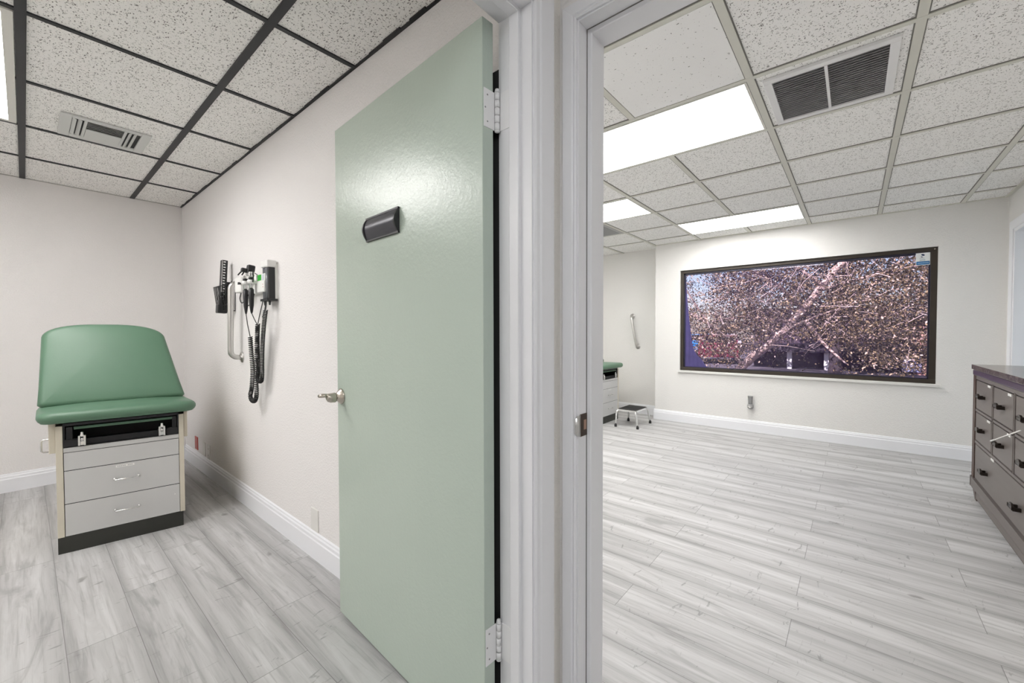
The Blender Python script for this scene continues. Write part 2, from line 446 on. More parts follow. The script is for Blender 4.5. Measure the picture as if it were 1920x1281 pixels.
m = MB(); mitred(m, [(0, 0), (.013, 0), (.013, 1), (0, 1)], XJ, ZHEAD, -.06, lambda d: YH - .002 + d * (YR + .002 - YH)); m.build('jamb', TRIM, jl)
m = MB(); mitred(m, [(.002, .689), (-.010, .689), (-.012, .691), (-.012, .7195), (-.010, .7216), (.002, .7216)], XJ, ZHEAD, -.06, lambda d: d); m.build('door_stop', TRIM, jl)
CAS = [(.005, 0), (.005, .007), (.011, .011), (.024, .011), (.029, .0145), (.070, .0165), (.083, .0165), (.0875, .012), (.0875, 0)]
m = MB(); mitred(m, CAS, XJ, ZHEAD, -.06, lambda d: YH - d); m.build('casing', TRIM, jl)
m = MB(); mitred(m, [(.005, 0), (.005, .012), (.030, .016), (.065, .010), (.065, 0)], XJ, ZHEAD, -.06, lambda d: YR + d); m.build('casing', TRIM, jl)
m = MB(); m.box((.872, YR + .012, 0), (.885, YR + .075, 1.965), .002); ds_ = m.build('hinge_gap_shade', BLACK_RUB, jl); ds_['label'] = 'black strip standing in for shade in the hinge gap'  # black strip added in place of the shade between door and jamb

jr = thing('trim_2', 'white gloss door frame with a strike plate at the window room', 'door frame', (XS, YJ, 0), kind='structure')
m = MB(); mitred_y(m, [(0, 0), (.013, 0), (.013, 1), (0, 1)], YJ, ZHEAD, -.27, lambda d: XS - .002 + d * (XS2 + .002 - XS)); m.build('jamb', TRIM, jr)
m = MB(); mitred_y(m, [(-.0015, 1.043), (-.012, 1.0445), (-.014, 1.047), (-.014, 1.117), (-.0015, 1.117)], YJ, ZHEAD, -.27, lambda d: d); m.build('door_stop', TRIM, jr)
m = MB(); mitred_y(m, [(0, 1.0405), (-.0016, 1.0405), (-.0016, 1.0445), (0, 1.0445)], YJ, ZHEAD, -.27, lambda d: d); m.build('open_joint', GAP, jr)
m = MB(); mitred_y(m, [(.005, 0), (.005, .008), (.009, .012), (.014, .009), (.018, .0125), (.044, .0165), (.048, .012), (.048, 0)], YJ, ZHEAD, -.27, lambda d: XS - d); m.build('casing', TRIM, jr)
m = MB(); mitred_y(m, [(.005, 0), (.005, .012), (.03, .016), (.065, .010), (.065, 0)], YJ, ZHEAD, -.27, lambda d: XS2 + d); m.build('casing', TRIM, jr)
sp = MB(); sp.box((1.006, YJ - .0018, .926), (1.044, YJ + .0005, .990), .0006)
spo = sp.build('strike_plate', plain('dark_bronze_plate', (.10, .075, .06), .35, .8), jr); spo['label'] = 'dark bronze strike plate'
m = MB(); m.ring_loft([[V((1.006, YJ - .0018, .927)), V((1.006, YJ, .927)), V((1.006, YJ, .989)), V((1.006, YJ - .0018, .989))], [V((.994, YJ - .0005, .930)), V((.994, YJ + .002, .930)), V((.994, YJ + .002, .986)), V((.994, YJ - .0005, .986))], [V((.986, YJ + .004, .938)), V((.986, YJ + .006, .938)), V((.986, YJ + .006, .978)), V((.986, YJ + .004, .978))]])
m.build('lip', STEEL, spo)
m = MB(); m.box((1.024, YJ - .0026, .944), (1.037, YJ - .0016, .972)); m.build('latch_hole', plain('worn_brass', (.5, .33, .25), .4, .6), spo)

# right-wall doorway (beyond the dresser)
t3 = thing('trim_3', 'white door frame on the wall beside the dark dresser', 'door frame', (5.5, YWR, 0), kind='structure')
CA3 = [(.0, 0), (.0, .010), (.012, .014), (.065, .017), (.075, .012), (.075, 0)]
def mitred_xr(m, prof, legx, zhead, far, fy):
    rings = [[V((legx + u, fy(d), 0)) for u, d in prof], [V((legx + u, fy(d), zhead + u)) for u, d in prof], [V((far - u, fy(d), zhead + u)) for u, d in prof], [V((far - u, fy(d), 0)) for u, d in prof]]
    m.ring_loft(rings, smooth=False)
m = MB(); mitred_xr(m, CA3, 5.545, 2.115, 4.64, lambda d: YWR + d); m.build('casing', BASE, t3)
m = MB(); mitred_xr(m, [(0, 0), (.03, 0), (.03, 1), (0, 1)], 5.505, 2.085, 4.67, lambda d: YWR - .12 + d * .125); m.build('jamb', BASE, t3)
d2 = thing('door_2', 'white door coloured daylight blue, closed in the doorway beside the dresser', 'door', (5.1, YWR - .06, 0), kind='structure')
bx((4.675, YWR - .10, .01), (5.503, YWR - .06, 2.083), .002).build('door_panel', plain('white_door_daylight_tint', (.66, .74, .80), .4), d2)  # white door, blue cast of daylight mixed into its colour
m = MB(); m.lathe((4.74, YWR - .06, 1.0), (0, 1, 0), [(.03, 0), (.03, .006), (.012, .01), (.012, .035), (.026, .045), (.028, .06), (.018, .07), (0, .072)]); m.build('door_knob', NICKEL, d2)

# ------------------------------------------------------------------ green door
A = .056; ca, sa = math.cos(A), math.sin(A)
C0 = V((.805, .776, 0)); DW = .915; DT = .040
dm = M.Translation(C0) @ M.Rotation(-A, 4, 'Z')          # local: x = thickness (away from viewer), y = along the leaf
d1 = thing('door_1', 'sage green flush door standing open in the left doorway', 'door', tuple(C0), -A, kind='structure')
bx((0, 0, .020), (DT, DW, 2.074), .0018).build('door_panel', DOOR, d1, local=True)
def hinge(z, parent):
    h = MB()
    z0, z1 = z - .052, z + .052
    # leaf let into the door's edge
    h.box((.004, -.0016, z0), (DT + .004, .001, z1), .0007)
    o = h.build('hinge', WHITE_HINGE, parent, local=True); o['label'] = 'white painted hinge'
    kx, ky = DT + .010, -.006
    k = MB()
    for i in range(5):
        a = z0 + (z1 - z0) * i / 5; b = z0 + (z1 - z0) * (i + 1) / 5
        k.cyl((kx, ky, a + .0008), (kx, ky, b - .0008), .0072, n=18)
    k.cyl((kx, ky, z0 - .001), (kx, ky, z1 + .001), .0052, n=14)
    k.lathe((kx, ky, z1), (0, 0, 1), [(.0075, 0), (.0075, .003), (.005, .004), (.0065, .007), (.0055, .010), (0, .012)], 16)
    k.lathe((kx, ky, z0), (0, 0, -1), [(.0075, 0), (.0075, .003), (.004, .005), (0, .006)], 16)
    k.build('knuckle', WHITE_HINGE, o, local=True)
    s_ = MB()
    for dx, dz in ((.017, .036), (.009, 0), (.017, -.036)):
        s_.cyl((dx, -.0014, z + dz), (dx, -.0021, z + dz), .0024, n=10)
    s_.build('screw', HOLE, o, local=True)
    # leaf on the jamb, in world coordinates
    j = MB(); j.box((XJ - .0016, YR - .036, z0), (XJ + .001, YR + .002, z1), .0006)
    j.build('jamb_leaf', WHITE_HINGE, o)
hinge(1.835, d1); hinge(.342, d1)
# lever / knob
KY, KZ = .878, .956
m = MB(); m.lathe((0, KY, KZ), (-1, 0, 0), [(.033, -.001), (.033, .004), (.031, .007), (.018, .019), (.0135, .022), (.0135, .028)], 36)
hd = m.build('door_handle', NICKEL, d1, local=True); hd['label'] = 'satin nickel lever handle on a cone rose'
m = MB()
m.ring_loft([[V((-.026 - q * .0, KY + .017 * math.cos(t), KZ - .002 + .0195 * math.sin(t))) for t in [2 * PI * k / 24 for k in range(24)]] for q in (0,)] +
            [[V((-x, KY + ry * math.cos(t), KZ - .002 + dz + rz * math.sin(t))) for t in [2 * PI * k / 24 for k in range(24)]] for x, ry, rz, dz in ((.030, .018, .021, 0), (.046, .0175, .020, 0), (.058, .0150, .0165, .002), (.062, .011, .012, .005))])
m.build('grip', NICKEL, hd, local=True)
m = MB(); m.tube([(-.060, KY, KZ + .010), (-.070, KY + .004, KZ + .010), (-.079, KY + .012, KZ + .009), (-.082, KY + .024, KZ + .007)], [.0075, .0085, .0085, .007], 14)
m.build('lever_tip', NICKEL, hd, local=True)

# room sign on the door
sg = thing('room_sign', 'blank black curved sign holder on the green door', 'sign', tuple(dm @ V((0, .530, 1.566))), -A)
ya, yb, za, zb = .416, .640, 1.566, 1.650
def arc(d):
    return [(0, za)] + [(-.004 - d * math.sin(PI * k / 12), za + (zb - za) * k / 12) for k in range(13)] + [(0, zb)]
m = MB(); A1 = arc(.014)[1:-1]; m.ring_loft([[V((x - .0005, ya + .006, z)) for x, z in A1], [V((x - .0005, yb - .006, z)) for x, z in A1]], close=False)
m.ring_loft([[V((x + .003, ya + .006, z)) for x, z in A1], [V((x + .003, yb - .006, z)) for x, z in A1]], close=False)
for v in m.bm.verts: v.co = dm @ v.co
m.build('insert_panel', SIGN_BLK, sg)
m = MB(); A2 = arc(.018)
for a, b in ((ya, ya + .008), (yb - .008, yb)):
    m.ring_loft([[V((x - .001, a, z)) for x, z in A2], [V((x - .001, b, z)) for x, z in A2]], smooth=False)
m.box((-.0075, ya, za - .002), (0, yb, za + .004)); m.box((-.0075, ya, zb - .004), (0, yb, zb + .002))
for v in m.bm.verts: v.co = dm @ v.co
m.build('end_cap', BLACK_PL, sg)

# ------------------------------------------------------------------ ceiling lights and vents
def ceiling_light(x0, x1, y0, y1, label, lens, group, edge=.03):
    t = thing('ceiling_light', label, 'ceiling light', ((x0 + x1) / 2, (y0 + y1) / 2, H), group=group)
    f = MB(); z0 = H - .0045; z1 = H + .004
    for a, b in (((x0, y0), (x1, y0 + edge)), ((x0, y1 - edge), (x1, y1)), ((x0, y0 + edge), (x0 + edge, y1 - edge)), ((x1 - edge, y0 + edge), (x1, y1 - edge))):
        f.box(a + (z0,), b + (z1,))
    f.build('frame', CREAM_EN, t)
    bx((x0 + edge, y0 + edge, H - .003), (x1 - edge, y1 - edge, H + .003)).build('diffuser', lens, t)
    return t
ceiling_light(-.604, -.006, 2.445, 3.720, 'bright fluorescent panel in the black grid ceiling at upper left', LENS_L, None)
ceiling_light(-1.87, -1.27, 1.79, 3.065, 'unseen fluorescent panel added to brighten the exam room', LENS_L, None)  # panel out of view, added to lift the exam room's brightness
GL = 'fluorescent panels in the cream grid ceiling'
ceiling_light(2.275, 2.872, .416, 1.553, 'large fluorescent panel beside the return grille, nearest of the three', LENS, GL, .012)
ceiling_light(4.768, 5.356, .416, 1.553, 'fluorescent panel close above the wide window', LENS, GL, .012)
ceiling_light(3.538, 4.126, 1.588, 2.725, 'fluorescent panel half hidden behind the door frame, furthest left', LENS, GL, .012)
# hallway lamp (behind and above the viewer)
ceiling_light(-.75, -.15, -1.05, .15, 'fluorescent panel in the hallway ceiling above the viewer', emit_mat('light_diffuser_hall', (.95, .97, 1), 11.5), None)
ceiling_light(3.0, 3.6, 3.0, 4.2, 'fluorescent panel in the hidden end of the window room', LENS, GL, .012)

# three-way supply register, left room
vx0, vx1, vy0, vy1 = .150, .530, 3.338, 3.704
sv = thing('supply_vent', 'small white three-way air vent in the black grid ceiling', 'vent', ((vx0 + vx1) / 2, (vy0 + vy1) / 2, H))
m = MB(); e = .045
zz0, zz1 = H - .007, H + .003
m.box((vx0, vy0, zz0), (vx0 + e, vy1, zz1), .002); m.box((vx1 - e, vy0, zz0), (vx1, vy1, zz1), .002)
m.box((vx0 + e, vy0, zz0), (vx1 - e, vy0 + e * .8, zz1), .002); m.box((vx0 + e, vy1 - e * 1.2, zz0), (vx1 - e, vy1, zz1), .002)
m.box((.243, vy0 + e * .8, zz0), (.256, vy1 - e * 1.2, zz1), .001); m.box((.410, vy0 + e * .8, zz0), (.423, vy1 - e * 1.2, zz1), .001)
m.build('frame', GREY_MET, sv)
bx((vx0 + .01, vy0 + .01, H + .0005), (vx1 - .01, vy1 - .01, H + .0025)).build('duct_opening', DARK, sv)
iy0, iy1 = vy0 + e * .8, vy1 - e * 1.2
for cx, sgn in ((.205, 1), (.227, 1), (.437, -1), (.459, -1)):
    m = MB(); m.box((-.0085, iy0 + .003, -.0008), (.0085, iy1 - .003, .0008), mat=M.Translation((cx, 0, H - .006)) @ M.Rotation(sgn * .5, 4, 'Y')); m.build('blade', GREY_MET, sv)
for k in range(5):
    m = MB(); m.box((.257, -.008, -.0006), (.409, .008, .0006), mat=M.Translation((0, iy0 + .014 + k * .026, H - .006)) @ M.Rotation(.62, 4, 'X')); m.build('blade', GREY_MET, sv)
bx((.257, iy0 + .125, H - .009), (.409, iy1, H - .004)).build('blank_plate', GREY_MET, sv)

# return grille, right room
gx0, gx1, gy0, gy1 = 2.318, 2.845, -.137, .355
rg = thing('return_grille', 'large white return air grille with dark slots in the ceiling', 'vent', ((gx0 + gx1) / 2, (gy0 + gy1) / 2, H))
m = MB(); e = .034
m.box((gx0, gy0, H - .012), (gx0 + e, gy1, H + .003), .002); m.box((gx1 - e, gy0, H - .012), (gx1, gy1, H + .003), .002)
m.box((gx0 + e, gy0, H - .012), (gx1 - e, gy0 + e, H + .003), .002); m.box((gx0 + e, gy1 - e, H - .012), (gx1 - e, gy1, H + .003), .002)
m.build('frame', WHITE_MET, rg)
bx((gx0 + .02, gy0 + .02, H + .0005), (gx1 - .02, gy1 - .02, H + .0025)).build('duct_opening', DARK, rg)
bx((gx0 + e, .107, H - .013), (gx1 - e, .119, H + .002)).build('mullion', WHITE_MET, rg)
nb = 22
for k in range(nb):
    cx = gx0 + e + (gx1 - gx0 - 2 * e) * (k + .5) / nb
    m = MB(); m.box((-.0075, gy0 + e, -.0006), (.0075, gy1 - e, .0006), mat=M.Translation((cx, 0, H - .0055)) @ M.Rotation(-.86, 4, 'Y')); m.build('blade', DUSTY, rg)
sp_ = thing('square_vent', 'grey square vent panel low at the left end of the cream grid ceiling', 'vent', (4.45, 2.45, H))
bx((4.158, 2.175, H - .004), (4.736, 2.725, H + .003), .002).build('frame', plain('vent_grey', (.42, .42, .42), .6), sp_)
m = MB(); m.box((4.20, 2.215, H - .0055), (4.70, 2.685, H - .003)); m.build('perforated_face', plain('vent_grey_dark', (.30, .30, .30), .7), sp_)

# ------------------------------------------------------------------ exam table (local: x right, y back, z up, front face at y=0)
def sup(px, py, w, h, r, n=8):
    pts = []
    for cx, cy, a0 in ((px + w - r, py + h - r, 0), (px + r, py + h - r, PI / 2), (px + r, py + r, PI), (px + w - r, py + r, 3 * PI / 2)):
        for k in range(n + 1):
            a = a0 + PI / 2 * k / n; pts.append((cx + r * math.cos(a), cy + r * math.sin(a)))
    return pts
def inset(poly, d):
    n = len(poly); out = []
    for i in range(n):
        a = V(poly[i - 1]); b = V(poly[i]); c = V(poly[(i + 1) % n])
        e1 = (b - a); e2 = (c - b)
        t = (e1.normalized() if e1.length > 1e-9 else V((0, 0))) + (e2.normalized() if e2.length > 1e-9 else V((0, 0)))
        if t.length < 1e-9: t = e1
        t.normalize(); nrm = V((-t.y, t.x)); out.append(b + nrm * d)
    return out
def cushion(poly, thick, fn, edge=.03, crown=.012, n=6):
    """poly CCW outline; fn(u,v,h) -> point; rounded rim, softly crowned face"""
    m = MB(); rings = []
    cu = sum(p[0] for p in poly) / len(poly); cv = sum(p[1] for p in poly) / len(poly)
    rings.append([V(fn(q.x, q.y, 0)) for q in inset(poly, edge * .45)])
    for k in range(n + 1):
        a = -PI / 3 + (PI / 3 + PI / 2) * k / n
        d = edge * (1 - math.cos(a)); h = thick * .5 + math.sin(a) * thick * .5 if a > 0 else thick * .5 + math.sin(a) * thick * .5 / math.sin(PI / 3)
        rings.append([V(fn(q.x, q.y, h)) for q in inset(poly, d)])
    last = inset(poly, edge)
    for s in (.85, .65, .4, .15):
        rings.append([V(fn(cu + (q.x - cu) * s, cv + (q.y - cv) * s, thick + crown * (1 - s * s))) for q in last])
    m.ring_loft(rings); 
    for f in m.bm.faces: f.smooth = True
    return m
et = thing('exam_table', 'green vinyl exam table with raised back in the left room corner', 'exam table', (.3635, 3.3065, 0), -math.atan2(.1611, .9869))
B = lambda lo, hi, b=0: bx(lo, hi, b)
def part(mb, name, mat, p=et): return mb.build(name, mat, p, local=True)
part(B((-.268, .004, 0), (.272, 1.05, .092)), 'toe_kick', TOEKICK)
m = MB(); m.box((-.240, .012, .092), (.256, 1.05, .560)); m.box((-.240, .004, .562), (.256, .30, .586)); part(m, 'base_cabinet', LAMI)
part(B((-.268, 0, .092), (-.241, 1.05, .712), .0015), 'side_panel', CREAM_LAM); part(B((.257, 0, .092), (.281, 1.05, .712), .0015), 'side_panel', CREAM_LAM)
part(B((-.296, .02, .562), (-.269, .95, .735), .003), 'side_box', CREAM_LAM); part(B((.282, .02, .562), (.300, .95, .735), .003), 'side_box', CREAM_LAM)
part(B((-.238, 0, .461), (.255, .014, .559), .0012), 'apron_panel', LAMI)
def drawer(z0, z1, label):
    d = part(B((-.238, 0, z0), (.255, .016, z1), .0014), 'drawer', LAMI)
    zc = z0 + (z1 - z0) * .52
    h = MB(); h.tube([(-.038, 0, zc), (-.038, -.022, zc), (-.034, -.026, zc), (.062, -.026, zc), (.066, -.022, zc), (.066, 0, zc)], .0032, 10)
    h.lathe((-.038, 0, zc), (0, -1, 0), [(.007, 0), (.006, .004), (0, .005)], 12); h.lathe((.066, 0, zc), (0, -1, 0), [(.007, 0), (.006, .004), (0, .005)], 12)
    part(h, 'pull_handle', CHROME, d)
    if label:
        part(B((-.032, -.0008, z1 - .021), (.048, 0, z1 - .009)), 'label_strip', PAPER, d)
        k = MB()
        for i in range(9):
            if i == 5: continue
            k.box((-.026 + i * .0075, -.0012, z1 - .018), (-.0205 + i * .0075, -.0008, z1 - .012))
        part(k, 'faded_print', plain('faded_ink', (.45, .45, .46), .7), d)
    else:
        k = MB(); k.cyl((.232, 0, z1 - .06), (.232, -.0006, z1 - .06), .003, n=10); part(k, 'scuff', PAPER, d)
drawer(.275, .457, True); drawer(.094, .271, False)
part(B((-.240, .003, .092), (.256, .010, .560)), 'drawer_gap', TRAYBLK)
# black pull-out tray under the seat
m = MB(); m.box((-.240, .26, .588), (.256, .27, .722)); m.box((-.240, .010, .586), (.256, .27, .590)); m.box((-.240, .008, .588), (-.234, .27, .722)); m.box((.250, .008, .588), (.256, .27, .722))
m.box((-.234, .006, .592), (-.185, .02, .632)); m.box((.200, .006, .592), (.250, .02, .632)); m.box((-.185, .03, .590), (.2, .05, .622)); m.box((-.228, .012, .632), (-.205, .05, .70)); m.box((.225, .012, .632), (.245, .05, .70))
m.box((-.24, .008, .708), (.256, .26, .722))
part(m, 'tray', TRAYBLK)
part(B((-.200, .012, .684), (.230, .24, .700), .004), 'foot_pad', VINYL)
for x in (-.166, .176):
    m = MB(); m.box((x - .016, -.012, .592), (x - .006, .012, .650), .003); m.box((x + .006, -.012, .592), (x + .016, .012, .650), .003)
    m.box((x - .010, .0, .594), (x + .010, .012, .618)); m.cyl((x, -.002, .615), (x, -.002, .636), .006); m.lathe((x, -.002, .642), (0, 0, 1), [(.009, 0), (.009, .012), (.006, .016), (.0075, .024), (.004, .028), (0, .029)], 14)
    part(m, 'stirrup_socket', CHROME)
m = MB(); m.tube([(-.290, .34, .588), (-.362, .34, .588), (-.370, .34, .580), (-.370, .34, .520), (-.362, .34, .512), (-.262, .34, .512)], .0045, 10); part(m, 'side_handle', CHROME)
SK = -.14
def seat_fn(u, v, h): return (u + SK * max(v, 0), v, .734 + h)
poly = sup(-.338, -.062, .684, .43, .075)
part(cushion(poly, .062, seat_fn, .034, .012), 'seat_pad', VINYL)
# raised back: outline in its own plane (u across, v up the slope)
bw = .333; pts = [(-bw, .02), (-bw + .02, 0), (bw - .02, 0), (bw, .02)]
def edge_u(v): return bw - .045 * v / .45
for v in (.12, .22, .32, .40): pts.append((edge_u(v), v))
sh = edge_u(.44)
for k in range(0, 25):
    a = PI * k / 24; cx = abs(math.cos(a)) ** .74 * (1 if math.cos(a) >= 0 else -1)
    pts.append((sh * cx, .44 + .112 * math.sin(a) ** .88))
for v in (.40, .32, .22, .12): pts.append((-edge_u(v), v))
SL = math.radians(63); cS, sS = math.cos(SL), math.sin(SL)
def back_fn(u, v, h):
    y = .27 + v * cS - h * sS; z = .775 + v * sS + h * cS
    return (u + SK * y - .03 * (v / .55) , y, z)
part(cushion(pts, .060, back_fn, .030, .010), 'backrest', VINYL)
m = MB(); m.box((-.24, .30, .56), (.24, 1.0, .735)); part(m, 'upper_frame', CREAM_LAM)
for x in (-.15, .12): part(MB().tube([(x - .05, .75, .735), (x - .065, .55, 1.03)], .012, 10), 'back_strut', STEEL)

et2 = copy_tree(et); et2.location = (5.115, 2.55, 0); et2.rotation_euler = (0, 0, 0)
tag(et2, 'green topped exam table mostly hidden behind the door frame, by the step stool', 'exam table')

# ------------------------------------------------------------------ step stool
st = thing('step_stool', 'chrome step stool with black ribbed tread by the window wall', 'step stool', (5.14, 2.235, 0))
tx0, tx1, ty0, ty1, tz = 4.975, 5.345, 2.118, 2.368, .222
m = MB(); m.box((tx0, ty0, tz - .024), (tx1, ty0 + .006, tz)); m.box((tx0, ty1 - .006, tz - .024), (tx1, ty1, tz)); m.box((tx0, ty0, tz - .024), (tx0 + .006, ty1, tz)); m.box((tx1 - .006, ty0, tz - .024), (tx1, ty1, tz)); m.box((tx0, ty0, tz - .006), (tx1, ty1, tz - .001))
m.build('platform', CHROME, st)
m = MB(); m.box((tx0 + .008, ty0 + .008, tz - .002), (tx1 - .008, ty1 - .008, tz + .004), .002)
for k in range(16):
    yy = ty0 + .016 + k * .0145; m.box((tx0 + .012, yy, tz + .003), (tx1 - .012, yy + .006, tz + .006))
m.build('tread_mat', BLACK_RUB, st)
for fx, fy, cx, cy in ((4.915, 2.362, tx0, ty1), (4.950, 2.080, tx0, ty0), (5.388, 2.090, tx1, ty0), (5.340, 2.376, tx1, ty1)):
    ix = 1 if cx == tx0 else -1; iy = 1 if cy == ty0 else -1
    p0 = V((cx + ix * .05, cy + iy * .012, tz - .016)); p1 = V((cx + ix * .004, cy + iy * .006, tz - .022)); p3 = V((fx, fy, .012))
    path = [p0]; 
    for k in range(1, 9):
        t = k / 8; ctrl = V((cx - ix * .012, cy - iy * .004, tz - .018)); a = p1; b = p1.lerp(p3, .25) + V((0, 0, 0))
        path.append((1 - t) ** 2 * a + 2 * t * (1 - t) * ctrl + t * t * (ctrl.lerp(p3, .35)))
    path.append(p3)
    lg = MB().tube(path, .0115, 12).build('leg', CHROME, st)
    MB().cyl((fx, fy, 0), (fx, fy, .034), .0175, .0155, 16).build('rubber_foot', BLACK_RUB, lg)

# ------------------------------------------------------------------ grab bars
def arcpts(c, a, b, r, n=6):
    c = V(c); a = V(a); b = V(b)
    return [c + a * math.cos(PI / 2 * k / n) * r + b * math.sin(PI / 2 * k / n) * r for k in range(n + 1)]
def grab_bar(p_top, p_bot, out, off, r, label):
    p_top = V(p_top); p_bot = V(p_bot); out = V(out)
    t = thing('grab_bar', label, 'grab bar', tuple(p_bot))
    ax = (p_top - p_bot).normalized(); R = .045
    path = [p_bot - out * .002] + arcpts(p_bot + out * (off - R) + ax * R, -ax, out, R) + arcpts(p_top + out * (off - R) - ax * R, out, ax, R) + [p_top - out * .002]
    MB().tube(path, r, 18).build('bar', STEEL, t)
    for p in (p_top, p_bot):
        m = MB(); m.lathe(p, out, [(.038, -.002), (.038, .004), (.035, .008), (r + .003, .010), (r + .002, .014)], 28); m.build('flange', STEEL, t)
    return t
grab_bar((XS, 3.33, 1.575), (XS, 3.355, 1.052), (-1, 0, 0), .072, .0175, 'steel grab bar upright beside the black diagnostic set')
grab_bar((XR, 2.585, 1.470), (XR, 2.500, 1.010), (-1, 0, 0), .062, .0165, 'short steel grab bar on the set-back wall in the window room')

# ------------------------------------------------------------------ blood-pressure gauge with basket
bp = thing('blood_pressure_gauge', 'tall black wall gauge with white tick marks and wire basket', 'blood pressure gauge', (XS, 3.6, 1.38))
tilt = M.Translation((.945, 3.54, 1.38)) @ M.Rotation(.055, 4, 'Y') @ M.Rotation(.0, 4, 'Z')
m = MB(); m.box((-.034, -.022, 0), (.002, .022, .375), .003, mat=tilt); m.box((-.048, -.030, -.012), (.012, .030, .05), .006, mat=tilt); m.box((-.042, -.026, .05), (.006, .024, .085), .006, mat=tilt); m.build('body', BLACK_PL, bp)
m = MB(); m.box((-.033, -.0235, .06), (-.030, -.0222, .37), mat=tilt)
for k in range(15): m.box((-.025, -.0236, .085 + k * .0195), (-.014 if k % 2 else -.011, -.0222, .092 + k * .0195), mat=tilt)
m.build('scale_marks', WHITE_PL, bp)
m = MB(); m.box((.945, 3.535, 1.44), (XS, 3.558, 1.60), .003); m.build('wall_mount', BLACK_PL, bp)
m = MB(); W = .0022
bx0, bx1, by0, by1, bz0, bz1 = .902, .996, 3.47, 3.62, 1.385, 1.57
rim = [(bx0, by0, bz1 - .01), (bx1, by0, bz1 + .012), (bx1, by1, bz1 + .012), (bx0, by1, bz1 - .01), (bx0, by0, bz1 - .01)]
m.tube(rim, W * 1.4, 8)
lo = [(bx0 + .018, by0 + .01, bz0), (bx1, by0 + .01, bz0 + .004), (bx1, by1 - .01, bz0 + .004), (bx0 + .018, by1 - .01, bz0), (bx0 + .018, by0 + .01, bz0)]
m.tube(lo, W, 8)
for k in range(7):
    f = k / 6
    m.tube([(bx0 + (bx1 - bx0) * f, by0, bz1 - .01 + .022 * f), (bx0 + .018 + (bx1 - bx0 - .018) * f, by0 + .01, bz0 + .004 * f)], W, 6)
    m.tube([(bx0 + (bx1 - bx0) * f, by1, bz1 - .01 + .022 * f), (bx0 + .018 + (bx1 - bx0 - .018) * f, by1 - .01, bz0 + .004 * f)], W, 6)
for k in range(8):
    f = k / 7
    m.tube([(bx0, by0 + (by1 - by0) * f, bz1 - .01), (bx0 + .018, by0 + .01 + (by1 - by0 - .02) * f, bz0), (bx1, by0 + .01 + (by1 - by0 - .02) * f, bz0 + .004)], W, 6)
for dx in (.972, .993): m.tube([(dx, by0, bz1), (dx, by0, bz1 + .024), (dx + .004, by0, bz1 + .032)], W * 1.3, 6)
m.build('wire_basket', BLACK_PL, bp)
m = MB()
for k in range(40):
    a = k * 1.9; m.tube([(.925 + .012 * math.sin(a * 1.3), 3.52 + .02 * math.cos(a), 1.395 + k * .0032), (.93 + .013 * math.sin(a * 1.3 + 1.4), 3.53 + .02 * math.cos(a + 1.2), 1.40 + k * .0032)], .006, 6)
m.build('coiled_hose', BLACK_RUB, bp)

# ------------------------------------------------------------------ diagnostic wall unit
du = thing('diagnostic_wall_unit', 'white wall transformer with two black scopes on coiled cords', 'diagnostic set', (XS, 3.03, 1.48))
m = MB(); m.box((.972, 2.90, 1.478), (XS, 3.22, 1.560), .006); m.build('mounting_rail', WHITE_PL, du)
m = MB(); m.box((.905, 3.045, 1.490), (.975, 3.165, 1.590), .008); tb = m.build('transformer_box', WHITE_PL, du)
m = MB(); m.box((.902, 3.07, 1.540), (.906, 3.095, 1.556), .001); m.cyl((.906, 3.058, 1.545), (.896, 3.045, 1.545), .007); m.build('switch', BLACK_PL, tb)
def scope(y, x, head):
    m = MB()
    m.lathe((x, y, 1.345), (0, 0, 1), [(.004, 0), (.007, .012), (.0125, .05), (.0145, .10), (.0145, .150), (.012, .152)], 18)
    hnd = m.build('scope_handle', BLACK_PL, du)
    c = MB(); c.lathe((x, y, 1.528), (0, 0, 1), [(.014, 0), (.020, .003), (.021, .022), (.018, .025), (.013, .025)], 20)
    c.box((x, y - .012, 1.528), (.975, y + .012, 1.548), .003); c.build('cradle', WHITE_PL, du)
    n = MB(); n.lathe((x, y, 1.492), (0, 0, 1), [(.011, 0), (.011, .035), (.0125, .036), (.0125, .060), (.0105, .062), (.0105, .095), (0, .096)], 18); n.build('scope_neck', CHROME, hnd)
    b = MB(); b.lathe((x, y, 1.556), (0, 0, 1), [(.0145, 0), (.0145, .012), (.011, .013)], 18); b.build('collar', BLACK_PL, hnd)
    hh = MB()
    if head == 'oph':
        T = M.Translation((x + .012, y - .055, 1.612)) @ M.Rotation(.15, 4, 'Y')
        hh.box((-.022, -.018, -.030), (.020, .020, .038), .008, mat=T, seg=3); hh.box((-.052, -.014, -.016), (-.018, .014, .010), .006, mat=T, seg=3); hh.cyl(T @ V((-.004, -.022, .004)), T @ V((-.004, -.015, .004)), .008)
        hh.tube([T @ V((-.048, 0, -.014)), T @ V((-.058, 0, -.030)), T @ V((-.064, 0, -.042))], .004, 8); hh.tube([T @ V((-.034, .004, -.014)), T @ V((-.042, .004, -.036))], .004, 8)
    else:
        T = M.Translation((x, y, 1.586))
        hh.box((-.016, -.016, -.014), (.016, .016, .016), .006, mat=T, seg=3); hh.lathe(T @ V((0, 0, 0)), (-1, 0, 0), [(.012, 0), (.010, .012), (.004, .026), (.003, .03)], 16)
    hh.build('scope_head', BLACK_PL if head == 'oph' else CHROME, hnd)
    return hnd
s1 = scope(2.965, .908, 'oph'); s2 = scope(2.865, .908, 'oto')
